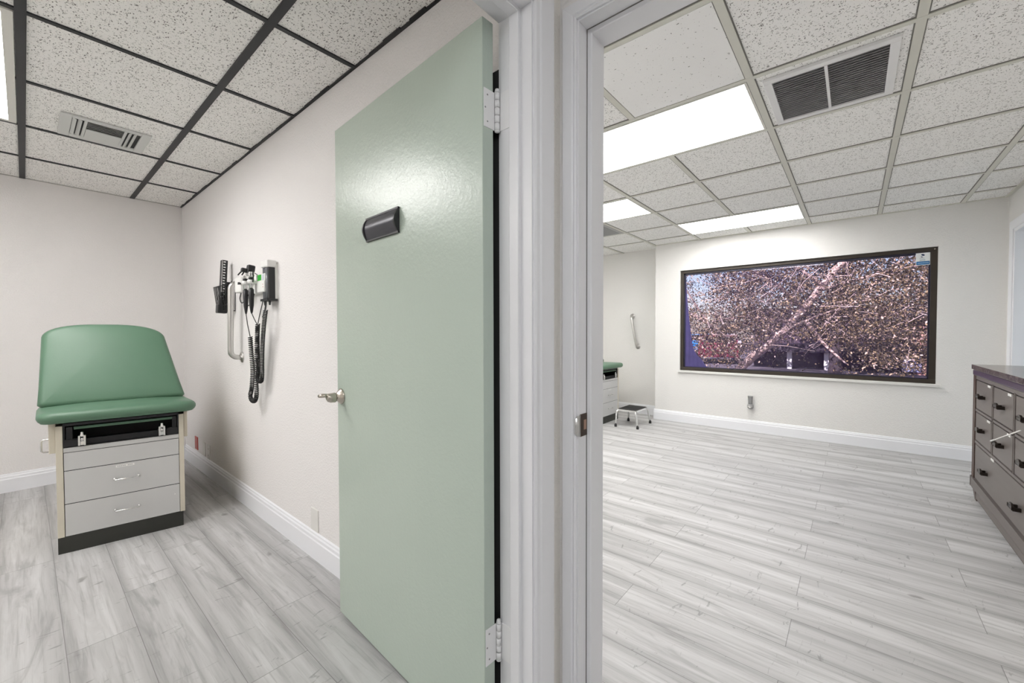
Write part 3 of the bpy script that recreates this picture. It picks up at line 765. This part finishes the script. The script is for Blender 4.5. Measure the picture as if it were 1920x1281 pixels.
def coil_path(axis_pts, turns, r, n=9):
    """helix of radius r wound about a polyline"""
    ax = [V(p) for p in axis_pts]; out = []
    seg = [(ax[i + 1] - ax[i]).length for i in range(len(ax) - 1)]; tot = sum(seg)
    N = turns * n
    for k in range(N + 1):
        s = tot * k / N; i = 0
        while i < len(seg) - 1 and s > seg[i]: s -= seg[i]; i += 1
        p = ax[i].lerp(ax[i + 1], s / seg[i]); t = (ax[min(i + 2, len(ax) - 1)] - ax[max(i - 1, 0)]).normalized()
        a = V((1, 0, 0)); a = (a - t * a.dot(t)).normalized(); b = t.cross(a)
        w = 2 * PI * k / n; out.append(p + (a * math.cos(w) + b * math.sin(w)) * r)
    return out
def smooth_line(pts, n=8):
    P = [V(p) for p in pts]; out = []
    for i in range(len(P) - 1):
        p0, p1, p2, p3 = P[max(i - 1, 0)], P[i], P[i + 1], P[min(i + 2, len(P) - 1)]
        for k in range(n):
            t = k / n
            out.append(.5 * ((2 * p1) + (-p0 + p2) * t + (2 * p0 - 5 * p1 + 4 * p2 - p3) * t * t + (-p0 + 3 * p1 - 3 * p2 + p3) * t ** 3))
    out.append(P[-1]); return out
x1 = .925
lead = [(.908, 2.965, 1.347), (.912, 2.955, 1.28), (.918, 2.94, 1.22)]
down1 = smooth_line([(.920, 2.935, 1.20), (.928, 2.945, 1.10), (.940, 2.965, .98), (.943, 3.00, .86), (.945, 3.03, .815), (.945, 3.00, .785), (.945, 2.945, .79), (.944, 2.915, .84), (.940, 2.905, .93), (.936, 2.88, 1.05), (.93, 2.85, 1.17), (.925, 2.815, 1.28)])
m = MB(); m.tube(lead + [(.92, 2.935, 1.2)], .0026, 7); m.tube(coil_path(down1, 84, .0105), .0036, 6)
m.tube(smooth_line([(.925, 2.815, 1.28), (.93, 2.80, 1.33), (.94, 2.79, 1.39), (.955, 2.79, 1.46), (.965, 2.80, 1.50)]), .0026, 7)
c1 = m.build('coiled_cord', BLACK_RUB, du)
down2 = smooth_line([(.920, 2.805, 1.27), (.925, 2.825, 1.18), (.930, 2.84, 1.08), (.94, 2.865, 1.00), (.945, 2.895, .95), (.946, 2.885, .922), (.946, 2.835, .925), (.944, 2.815, .97), (.94, 2.800, 1.05), (.935, 2.775, 1.15), (.93, 2.735, 1.26), (.93, 2.70, 1.36)])
m = MB(); m.tube(smooth_line([(.908, 2.865, 1.347), (.914, 2.84, 1.31), (.920, 2.805, 1.27)]), .0026, 7); m.tube(coil_path(down2, 88, .0098), .0034, 6)
m.tube(smooth_line([(.93, 2.70, 1.36), (.95, 2.74, 1.44), (.96, 2.80, 1.53), (.95, 2.86, 1.58), (.93, 2.88, 1.60)]), .0026, 7)
m.build('coiled_cord', BLACK_RUB, du)
m = MB()
m.tube(smooth_line([(.93, 3.125, 1.492), (.92, 3.115, 1.45), (.915, 3.06, 1.42), (.915, 2.99, 1.44), (.92, 2.93, 1.48), (.91, 2.84, 1.545), (.905, 2.82, 1.60)]), .0032, 8)
m.tube(smooth_line([(.93, 3.075, 1.492), (.92, 3.04, 1.45), (.915, 2.98, 1.405), (.915, 2.93, 1.40), (.92, 2.88, 1.43), (.925, 2.87, 1.47)]), .0032, 8)
m.build('supply_cord', BLACK_RUB, du)

th = thing('wall_thermometer', 'white wall thermometer with a lit green screen', 'thermometer', (XS, 2.81, 1.47))
m = MB(); m.box((.935, 2.735, 1.474), (XS, 2.898, 1.545), .006); m.box((.940, 2.735, 1.535), (XS, 2.880, 1.588), .006); m.build('body', WHITE_PL, th)
bx((.9375, 2.792, 1.548), (.9405, 2.848, 1.583), .001).build('screen', emit_mat('green_screen', (.02, .60, .03), .42, (.01, .10, .01)), th)
m = MB(); m.box((.9375, 2.745, 1.545), (.9405, 2.775, 1.580)); m.build('display_bezel', plain('lilac_plastic', (.62, .64, .72), .4), th)
m = MB()
for z in (1.520, 1.505): m.cyl((.9355, 2.752, z), (.934, 2.752, z), .003, n=10)
m.build('button', RED_PL, th)
m = MB(); m.lathe((.955, 2.772, 1.40), (0, 0, 1), [(.003, 0), (.006, .02), (.0085, .075), (.0085, .085)], 12); m.tube([(.955, 2.772, 1.402), (.953, 2.785, 1.36), (.945, 2.80, 1.32)], .0025, 7); m.build('probe', BLACK_PL, th)

sd = thing('specula_dispenser', 'white topped dispenser of dark tubes at the end of the diagnostic rail', 'dispenser', (XS, 2.745, 1.42))
bx((.984, 2.70, 1.43), (XS + .003, 2.795, 1.645), .004).build('back_plate', WHITE_PL, sd)
bx((.938, 2.692, 1.622), (.992, 2.800, 1.665), .008, seg=3).build('cap', WHITE_PL, sd)
m = MB()
for yy in (2.776, 2.738): m.cyl((.962, yy, 1.43), (.962, yy, 1.625), .0185, n=20)
m.build('tube', GLASS_GR, sd)
bx((.950, 2.700, 1.43), (.986, 2.722, 1.625), .004).build('side_panel', BLACK_PL, sd)
m = MB(); m.box((.936, 2.690, 1.418), (.994, 2.802, 1.432), .002)
for yy in (2.782, 2.708): m.lathe((.956, yy, 1.419), (0, 0, -1), [(.008, 0), (.0065, .012), (.0045, .026), (0, .027)], 12)
m.build('base', BLACK_PL, sd)

# ------------------------------------------------------------------ wall plates
def plate(y0, y1, z0, z1, mat, label, slots=True, screws=True):
    t = thing('wall_plate', label, 'wall plate', (XS, (y0 + y1) / 2, z0))
    m = MB(); m.box((XS - .006, y0, z0), (XS, y1, z1), .002); m.build('cover', mat, t)
    if slots:
        for q in (.28, .72):
            s = MB(); zc = z0 + (z1 - z0) * q; yc = (y0 + y1) / 2
            s.box((XS - .0068, yc - .008, zc - .006), (XS - .0058, yc - .005, zc + .006)); s.box((XS - .0068, yc + .005, zc - .006), (XS - .0058, yc + .008, zc + .006))
            s.build('receptacle', HOLE, t)
    return t
plate(4.565, 4.655, .160, .277, RED_PL, 'small red outlet plate low on the wall beside the exam table')
plate(4.325, 4.405, .150, .270, PLATE, 'blank pale wall plate between the red outlet and a second pale one', False)
plate(4.185, 4.268, .145, .268, PLATE, 'pale outlet plate next to a blank plate, nearer the green door')
plate(2.195, 2.278, .146, .268, PLATE, 'blank pale plate above the baseboard close to the green door', False)

# conduit fitting on the window wall
cf = thing('conduit_fitting', 'grey capped conduit elbow on the wall below the window', 'pipe fitting', (XW, .96, .25))
m = MB(); m.box((XW - .012, .915, .262), (XW, 1.005, .40), .003); m.build('box_plate', plain('painted_plate', (.74, .73, .72), .5), cf)
m = MB(); m.lathe((XW - .03, .962, .305), (0, .0, 1), [(.0, -.03), (.020, -.022), (.033, -.006), (.036, .012), (.033, .028), (.024, .036)], 18); m.lathe((XW - .03, .962, .335), (0, .02, 1), [(.021, 0), (.023, .05), (.025, .098), (.028, .10), (.028, .106), (.022, .106)], 18)
m.build('elbow', GREY_PL, cf)
m = MB(); m.tube([(XW - .055, .985, .318), (XW - .064, .962, .305), (XW - .055, .938, .318)], .007, 10); m.build('clamp', STEEL, cf)

# ------------------------------------------------------------------ window
w = thing('window_1', 'wide fixed window in a dark bronze frame looking onto trees', 'window', (XW + .05, (WY0 + WY1) / 2, WZ0), kind='structure')
fx0, fx1 = XW + .028, XW + .075
m = MB()
m.box((fx0, WY0, WZ0), (fx1, WY1, WZ0 + .042), .003); m.box((fx0, WY0, WZ1 - .040), (fx1, WY1, WZ1), .003)
m.box((fx0, WY0, WZ0 + .042), (fx1, WY0 + .048, WZ1 - .040), .003); m.box((fx0, WY1 - .040, WZ0 + .042), (fx1, WY1, WZ1 - .040), .003)
m.build('window_frame', BRONZE, w)
m = MB(); m.box((fx0 + .012, WY0 + .046, WZ1 - .062), (fx1 - .004, WY1 - .038, WZ1 - .038)); m.box((fx0 + .012, WY1 - .058, WZ0 + .04), (fx1 - .004, WY1 - .038, WZ1 - .04)); m.box((fx0 + .012, WY0 + .046, WZ0 + .04), (fx1 - .004, WY0 + .060, WZ1 - .04)); m.box((fx0 + .012, WY0 + .046, WZ0 + .04), (fx1 - .004, WY1 - .038, WZ0 + .052))
m.build('gasket', plain('navy_gasket', (.012, .011, .03), .5), w)
bx((XW + .056, WY0 + .04, WZ0 + .035), (XW + .060, WY1 - .035, WZ1 - .035)).build('pane', PANE, w)
m = MB(); m.cyl((fx0 - .001, WY0 + .022, WZ1 - .020), (fx0 + .002, WY0 + .022, WZ1 - .020), .006, n=12); m.build('screw', NICKEL, w)
m = MB(); m.box((XW - .028, WY0 - .03, WZ0 - .027), (XW + .05, WY1 + .015, WZ0), .004); m.build('window_sill', SILL, w)

# sticker in the top corner of the glass
SX = XW + .038
sk = thing('window_sticker', 'small white and blue sticker in the top corner of the window', 'sticker', (SX, -.54, 1.89))
bx((SX - .0012, -.578, 1.892), (SX, -.476, 2.014)).build('backing', plain('sticker_white', (.78, .80, .80), .5), sk)
bx((SX - .0018, -.575, 1.897), (SX - .001, -.481, 1.930)).build('blue_band', plain('sticker_blue', (.015, .13, .34), .5), sk)
NAVY = plain('sticker_navy', (.006, .03, .09), .5)
def blob(m, cy, cz, pts): 
    m.ring_loft([[V((SX - .0012, cy + a, cz + b)) for a, b in pts], [V((SX - .0019, cy + a, cz + b)) for a, b in pts]], smooth=False)
m = MB()
ell = lambda ry, rz, rot: [(ry * math.cos(t) * math.cos(rot) - rz * math.sin(t) * math.sin(rot), ry * math.cos(t) * math.sin(rot) + rz * math.sin(t) * math.cos(rot)) for t in [2 * PI * k / 20 for k in range(20)]]
blob(m, -.527, 1.993, ell(.0135, .0085, .5)); blob(m, -.519, 1.974, ell(.0085, .004, .4))
m.box((SX - .0019, -.538, 1.9605), (SX - .0012, -.503, 1.9625)); m.build('emblem', NAVY, sk)
cu = bpy.data.curves.new('lettering', 'FONT'); cu.body = 'BBB'; cu.size = .024; cu.align_x = 'CENTER'; cu.extrude = .0003
ct = link(bpy.data.objects.new('lettering_curve', cu)); bpy.context.view_layer.update()
lm = bpy.data.meshes.new_from_object(ct.evaluated_get(bpy.context.evaluated_depsgraph_get())); bpy.data.objects.remove(ct)
lt = link(bpy.data.objects.new('lettering', lm)); lt.parent = sk
lt.matrix_local = root_matrix(sk).inverted() @ M(((0, 0, -1, SX - .0016), (-1, 0, 0, -.524), (0, 1, 0, 1.934), (0, 0, 0, 1)))
lm.materials.clear(); lm.materials.append(plain('sticker_grey_ink', (.30, .36, .42), .5))
m = MB()
for k in range(9): m.box((SX - .0021, -.567 + k * .0088, 1.909), (SX - .0017, -.561 + k * .0088, 1.918))
m.build('band_text', plain('sticker_pale_ink', (.35, .55, .70), .5), sk)

sk.location.y += .010; sk.location.z -= .006

# tint film coming away at the left end of the glass
FX = XW + .050
pf = thing('tint_film', 'dark purple tint film curling away at one end of the window', 'window film', (FX, 1.75, WZ0 + .04))
edge = [(1.752, 1.99), (1.742, 1.80), (1.722, 1.55), (1.700, 1.35), (1.675, 1.15), (1.655, 1.02), (1.610, .93), (1.545, .86), (1.50, .79), (1.46, .752)]
E2 = smooth_line([(a, b, 0) for a, b in edge], 5)
m = MB(); nv = 14; rows = []
for p in E2:
    rows.append([(1.778 + (p.x - 1.778) * k / nv, p.y) for k in range(nv + 1)])
def film_x(y, f): return FX - .0065 * (1 + math.sin(y * 120)) * .5 - .004 * max(0, f - .8) * 5
va = [[m.bm.verts.new((film_x(y, k / nv), y, z)) for k, (y, z) in enumerate(r)] for r in rows]
vb = [[m.bm.verts.new((film_x(y, k / nv) + .0012, y, z)) for k, (y, z) in enumerate(r)] for r in rows]
for i in range(len(va) - 1):
    for k in range(nv):
        m.bm.faces.new((va[i][k], va[i][k + 1], va[i + 1][k + 1], va[i + 1][k])).smooth = True
        m.bm.faces.new((vb[i][k], vb[i + 1][k], vb[i + 1][k + 1], vb[i][k + 1])).smooth = True
    m.bm.faces.new((va[i][nv], vb[i][nv], vb[i + 1][nv], va[i + 1][nv])); m.bm.faces.new((va[i][0], va[i + 1][0], vb[i + 1][0], vb[i][0]))
m.build('film_sheet', FILM, pf)

# ------------------------------------------------------------------ dresser
dr = thing('dresser', 'dark brown apothecary dresser with stone top against the right wall', 'dresser', (3.70, -.87, 0))
DF = -.680; DB = -1.042; dx0, dx1 = 2.945, 4.450
m = MB(); m.box((dx0, DB, .096), (dx1, DF - .022, .905)); m.build('carcass', WOOD, dr)
for xa, xb in ((dx0, dx0 + .060), (dx1 - .062, dx1)): bx((xa, DF + .004, .096), (xb, DF - .024, .905), .002).build('corner_post', WOOD_R, dr)
m = MB(); m.box((dx0 + .06, DF + .002, .882), (dx1 - .062, DF - .022, .906), .002); m.box((dx0 + .06, DF + .002, .424), (dx1 - .062, DF - .022, .443), .002); m.box((dx0 + .06, DF + .002, .653), (dx1 - .062, DF - .022, .669), .002)
cw = (4.380 - 3.010) / 3
for k in (1, 2): xx = 4.380 - cw * k; m.box((xx - .012, DF + .002, .443), (xx + .012, DF - .022, .885), .002)
m.box((dx0, DF + .010, .098), (dx1, DF - .022, .166), .004)
m.build('face_frame', WOOD, dr)
m = MB(); m.box((dx0 - .012, DB, .905), (dx1 + .030, DF + .006, .945), .008, seg=3); m.build('top_moulding', WOOD_D, dr)
m = MB(); m.box((dx0 - .03, DB - .004, .947), (dx1 + .050, DF + .010, .981), .003); m.build('top', MARBLE, dr)
m = MB(); m.box((dx0 + .02, DF - .004, .028), (dx1 - .09, DF - .020, .094), .002); m.box((dx0, DF + .006, .0905), (dx1, DF - .02, .0985)); m.build('apron', WOOD, dr)
for x in (dx0, dx1 - .075):
    for y in (DF, DB + .075):
        m = MB(); m.ring_loft([[V((x + .012, y - .060, 0)), V((x + .063, y - .060, 0)), V((x + .063, y - .010, 0)), V((x + .012, y - .010, 0))], [V((x, y - .072, .094)), V((x + .075, y - .072, .094)), V((x + .075, y + .002, .094)), V((x, y + .002, .094))]], smooth=False)
        m.build('foot', WOOD_R, dr)
def pull(xc, zc, parent):
    h = MB()
    h.box((xc - .040, DF + .034, zc - .007), (xc + .040, DF + .026, zc + .008), .002)
    h.ring_loft([[V((xc - .041, DF + .035, zc + .008)), V((xc + .041, DF + .035, zc + .008)), V((xc + .041, DF + .024, zc + .008)), V((xc - .041, DF + .024, zc + .008))], [V((xc - .012, DF + .033, zc + .021)), V((xc + .012, DF + .033, zc + .021)), V((xc + .012, DF + .026, zc + .021)), V((xc - .012, DF + .026, zc + .021))]], smooth=False)
    for s in (-1, 1): h.box((xc + s * .032 - .005, DF + .030, zc - .012), (xc + s * .032 + .005, DF - .006, zc + .004), .0015)
    h.build('pull_handle', PULL, parent)
def drawer2(x0, x1, z0, z1, handles, lab):
    g = MB(); g.box((x0 + .001, DF - .006, z0 + .001), (x1 - .001, DF - .024, z1 - .001)); 
    d = MB(); d.box((x0 + .008, DF + .001, z0 + .007), (x1 - .008, DF - .02, z1 - .007), .002)
    o = d.build('drawer', WOOD, dr)
    g.build('drawer_gap', TRAYBLK, o)
    for xc, zc in handles: pull(xc, zc, o)
    bx((lab[0] - .034, DF + .003, lab[1] - .007), (lab[0] + .034, DF + .0008, lab[1] + .007)).build('paper_label', PAPER, o)
for k in range(3):
    xa = 4.380 - cw * k - .012; xb = 4.380 - cw * (k + 1) + .012
    if k == 0: xa = 4.384
    for z0, z1 in ((.669, .882), (.443, .653)):
        drawer2(xb, xa, z0, z1, [((xa + xb) / 2, (z0 + z1) / 2 + .002)], (xb + .085, z1 - .018))
drawer2(3.010, 4.384, .168, .424, [(4.050, .292), (3.352, .292)], (3.905, .412))

rod = thing('white_rod', 'thin white rod hooked over a dresser drawer pull', 'rod', (3.735, -.645, .55))
m = MB(); m.tube([(3.752, -.652, .556), (3.735, -.640, .560), (3.70, -.638, .569), (3.30, -.639, .690), (3.17, -.640, .730)], .0032, 10); m.build('shaft', WHITE_PL, rod)
m = MB(); m.tube([(3.715, -.6385, .565), (3.655, -.638, .583)], .005, 12); m.build('grip', WHITE_PL, rod)

# ------------------------------------------------------------------ outdoors
GZ = -.32
o = bx((XR + .25, -40, GZ - .1), (90, 60, GZ)).build('ground', ASPHALT); tag(o, 'grey asphalt parking lot outside the window', 'ground', kind='structure')
def limb(m, pts, r0, r1, n=10):
    P = smooth_line(pts, 6); k = len(P) - 1
    m.tube([p + V((random.uniform(-1, 1), random.uniform(-1, 1), random.uniform(-1, 1))) * r0 * .12 for p in P], [r0 + (r1 - r0) * i / k for i in range(k + 1)], n)
tr = thing('tree', 'sunlit oak with a leaning pale trunk filling the window view', 'tree', (12.5, 2.9, GZ))
m = MB(); limb(m, [(12.4, 2.95, GZ), (12.5, 2.45, .15), (12.6, 1.92, .72), (12.8, 1.50, 1.15), (13.0, 1.02, 1.80), (13.3, .55, 2.55), (13.6, .2, 3.1), (14, -.4, 4.0)], .115, .075, 12); m.build('trunk', BARK, tr)
m = MB()
for a, b, c in (((12.75, 1.6, 1.05), (12.2, .9, 1.5), (11.4, -.2, 1.9)), ((13.0, 1.0, 1.8), (12.2, 1.6, 2.5), (11.3, 2.4, 3.0)), ((12.5, 2.3, .3), (12.0, 3.0, 1.4), (11.4, 3.6, 2.6)), ((13.2, .7, 2.3), (12.4, -.3, 2.5), (11.5, -1.2, 2.6)), ((12.2, 3.0, 1.4), (12.6, 3.9, 1.9), (13.2, 4.6, 2.2)), ((12.2, .9, 1.5), (12.0, .5, .9), (11.8, .1, .5)), ((12.9, 1.3, 1.5), (11.9, 2.2, 1.6), (11.0, 2.7, 1.5)), ((13.2, .6, 2.4), (12.7, 1.6, 3.2), (12.4, 2.8, 3.6))):
    limb(m, [a, b, c], .05, .014, 7)
m.build('branch', BARK, tr)
m = MB()
for k in range(420):
    x = random.uniform(9.6, 13.6); s = x / 12.5
    p = V((x, random.uniform(-2.2, 5.2), random.uniform(.9, 3.6)))
    d = V((random.uniform(-.4, .4), random.uniform(-1, 1), random.uniform(-.7, .9))).normalized() * random.uniform(.25, .8)
    q = V((random.uniform(-.12, .12), random.uniform(-.12, .12), random.uniform(-.12, .12)))
    m.tube([p, p + d * .5 + q, p + d], [.006, .004, .002], 5, cap=False)
m.build('twigs', plain('pale_twig', (.55, .46, .42), .8), tr)
verts, faces = [], []
def leaf(p, L):
    a = random.uniform(0, 2 * PI); e = random.uniform(-1.2, 1.2)
    d = V((math.cos(a) * math.cos(e), math.sin(a) * math.cos(e), math.sin(e)))
    s = d.cross(V((random.uniform(-1, 1), random.uniform(-1, 1), random.uniform(-1, 1)))).normalized() * L * .27
    nrm = d.cross(s).normalized() * L * .06
    i = len(verts); verts.extend([p, p + d * L * .5 + s + nrm, p + d * L, p + d * L * .5 - s + nrm]); faces.append((i, i + 1, i + 2, i + 3))
random.seed(21)
cl_ = []
while len(cl_) < 3600:
    x = random.uniform(9.6, 14.8); y = random.uniform(-3.4, 6.2); z = random.uniform(.2, 4.6)
    k = (x - 0) ; v = (z - 1.22) / x ; hor = y / x
    low = .78 + .35 * math.sin(y * 1.7) + (.35 if y > 2.9 else 0)
    if z < low and random.random() < .93: continue
    if hor > .255 and v > .06 and random.random() < .75: continue       # thin spot on the left, sky shows through
    if hor < -.075 and .0 < v < .05 and random.random() < .8: continue
    if v > .115 and hor < .1 and random.random() < .6: continue
    # keep the leaning trunk in view
    zt = 1.22 + (z - 1.22) * 12.8 / x; yt = y * 12.8 / x
    if x < 13.2 and -.2 < zt < 3.1 and abs(yt - (1.50 - .745 * (zt - 1.15))) < .20 and random.random() < .96: continue
    cl_.append((x, y, z))
for k in range(46): cl_.append((random.uniform(11.4, 12.2), random.uniform(2.55, 3.3), random.uniform(.62, 1.35)))
for c in cl_:
    R = random.uniform(.12, .30)
    for k in range(random.randint(22, 34)):
        p = V(c) + V((random.gauss(0, 1), random.gauss(0, 1), random.gauss(0, .7))) * R * .6
        leaf(p, random.uniform(.032, .070))
me = bpy.data.meshes.new('foliage'); me.from_pydata([tuple(v - V((12.5, 2.9, GZ))) for v in verts], [], faces); me.materials.append(LEAF)
fo = link(bpy.data.objects.new('foliage', me)); fo.parent = tr

verts, faces = [], []
random.seed(5)
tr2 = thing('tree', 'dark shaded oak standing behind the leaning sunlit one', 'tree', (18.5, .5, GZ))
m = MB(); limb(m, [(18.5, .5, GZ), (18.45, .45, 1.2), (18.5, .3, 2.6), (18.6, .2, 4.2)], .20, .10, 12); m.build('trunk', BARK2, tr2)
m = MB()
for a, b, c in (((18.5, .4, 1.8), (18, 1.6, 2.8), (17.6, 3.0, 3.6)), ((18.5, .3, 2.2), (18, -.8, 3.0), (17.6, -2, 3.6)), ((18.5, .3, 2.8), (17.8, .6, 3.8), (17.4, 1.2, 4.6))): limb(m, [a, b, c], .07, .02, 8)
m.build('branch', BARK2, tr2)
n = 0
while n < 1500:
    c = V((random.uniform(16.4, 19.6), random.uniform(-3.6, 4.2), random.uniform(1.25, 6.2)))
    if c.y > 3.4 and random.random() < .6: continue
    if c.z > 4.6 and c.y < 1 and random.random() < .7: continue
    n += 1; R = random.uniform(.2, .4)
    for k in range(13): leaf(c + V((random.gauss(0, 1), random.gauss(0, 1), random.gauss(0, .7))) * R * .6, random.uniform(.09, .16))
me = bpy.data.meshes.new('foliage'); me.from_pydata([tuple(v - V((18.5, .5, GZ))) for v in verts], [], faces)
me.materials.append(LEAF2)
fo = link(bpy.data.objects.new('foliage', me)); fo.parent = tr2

# neighbouring building behind the tree
nb_ = thing('neighbouring_building', 'low dark building with a white post porch beyond the tree', 'building', (21.5, 0, GZ))
bx((22.0, -9, GZ), (30, 3.6, 2.3)).build('wall', DKWALL, nb_)
bx((20.3, -2.6, .40), (22.2, 3.9, .72)).build('porch_roof', plain('dark_fascia', (.03, .022, .035), .7), nb_)
for y in (2.07, .83): bx((20.6, y - .085, GZ), (20.78, y + .085, .40), .01).build('post', POSTW, nb_)
bx((20.5, -9, GZ), (22.4, -1.75, 1.75)).build('pink_wing', STUCCO, nb_)
bx((20.2, -9, 1.75), (23, -1.55, 2.15)).build('white_roof', ROOFW, nb_)
bx((20.42, -1.85, GZ + .1), (20.5, -1.35, .62)).build('pale_door', plain('pale_lilac_paint', (.42, .46, .72), .5), nb_)
bx((21.9, -1.3, .15), (22.01, -.4, 1.0)).build('window', plain('dark_glass', (.02, .02, .03), .1), nb_)
def car(x, y, rz, col, label):
    c = thing('parked_car', label, 'car', (x, y, GZ), rz, group=None)
    prof = [(-2.1, .35), (-2.1, .75), (-1.75, .92), (-1.2, .98), (-.65, 1.42), (.75, 1.45), (1.45, 1.0), (2.05, .92), (2.12, .5), (2.05, .3)]
    m = MB(); m.ring_loft([[V((a, -.82, b)) for a, b in prof], [V((a * .995, -.88, b * .98)) for a, b in prof], [V((a * .995, .88, b * .98)) for a, b in prof], [V((a, .82, b)) for a, b in prof]], smooth=False)
    m.build('body', plain('car_paint', col, .25, coat=.5), c, local=True)
    m = MB(); m.box((-.95, -.885, .98), (1.0, .885, 1.33)); m.box((-1.12, -.7, .99), (1.3, .7, 1.28)); m.build('glazing', plain('car_glass', (.02, .02, .03), .08), c, local=True)
    for sx in (-1.3, 1.3):
        for sy in (-.86, .86):
            m = MB(); m.cyl((sx, sy - .09, .32), (sx, sy + .09, .32), .32, n=20); m.build('wheel', BLACK_RUB, c, local=True)
car(23.5, 5.5, .232, (.17, .012, .04), 'red car parked beyond the tree, nearest of the three cars')
car(32, 9.1, .5, (.03, .20, .50), 'blue car parked far off in the lot beyond the tree')
car(36, 8.2, .5, (.75, .75, .78), 'white car parked beside the blue car in the lot')
car(40, 13.2, .5, (.78, .76, .76), 'white car parked left of the blue car, furthest in the lot')

# ------------------------------------------------------------------ light and sky
wd = bpy.data.worlds.new('sky'); scn.world = wd; wd.use_nodes = True
nt = wd.node_tree; bg = nt.nodes['Background']
sky = nt.nodes.new('ShaderNodeTexSky'); sky.sky_type = 'NISHITA'; sky.sun_disc = False
sky.sun_elevation = math.radians(42); sky.sun_rotation = math.radians(-110)
nt.links.new(sky.outputs[0], bg.inputs[0]); bg.inputs[1].default_value = .17
sl = bpy.data.lights.new('sun', 'SUN'); sl.energy = 13.0; sl.angle = .009; sl.color = (1, .93, .86)
so = link(bpy.data.objects.new('sun', sl)); so.rotation_euler = V((-.75, .35, .75)).to_track_quat('Z', 'Y').to_euler(); so.location = (-10, 5, 12)

# ------------------------------------------------------------------ camera
yaw, pitch, roll, f = .8737, -.0214, -.0023, 765.795
fw = V((math.sin(yaw), math.cos(yaw), 0)); rt = V((math.cos(yaw), -math.sin(yaw), 0)); up = V((0, 0, 1))
fw2 = math.cos(pitch) * fw + math.sin(pitch) * up; up2 = -math.sin(pitch) * fw + math.cos(pitch) * up
r3 = math.cos(roll) * rt + math.sin(roll) * up2; u3 = -math.sin(roll) * rt + math.cos(roll) * up2
cd = bpy.data.cameras.new('camera'); co = link(bpy.data.objects.new('camera', cd))
cd.sensor_width = 36; cd.lens = 36 * f / 1920; cd.clip_start = .02; cd.clip_end = 500
mm = M((( r3.x, u3.x, -fw2.x, 0), (r3.y, u3.y, -fw2.y, 0), (r3.z, u3.z, -fw2.z, 1.2219), (0, 0, 0, 1)))
co.matrix_world = mm
scn.camera = co

vs = scn.view_settings
scn.display_settings.display_device = 'sRGB'
vs.view_transform = 'Standard'; vs.look = 'None'; vs.exposure = 0.14; vs.gamma = 1.0; vs.use_curve_mapping = False
cy = scn.cycles
cy.use_denoising = True
try: cy.denoiser = 'OPENIMAGEDENOISE'
except Exception: pass
cy.max_bounces = 10; cy.diffuse_bounces = 6; cy.glossy_bounces = 4; cy.transparent_max_bounces = 12
cy.sample_clamp_indirect = 8.0; cy.caustics_reflective = False; cy.caustics_refractive = False
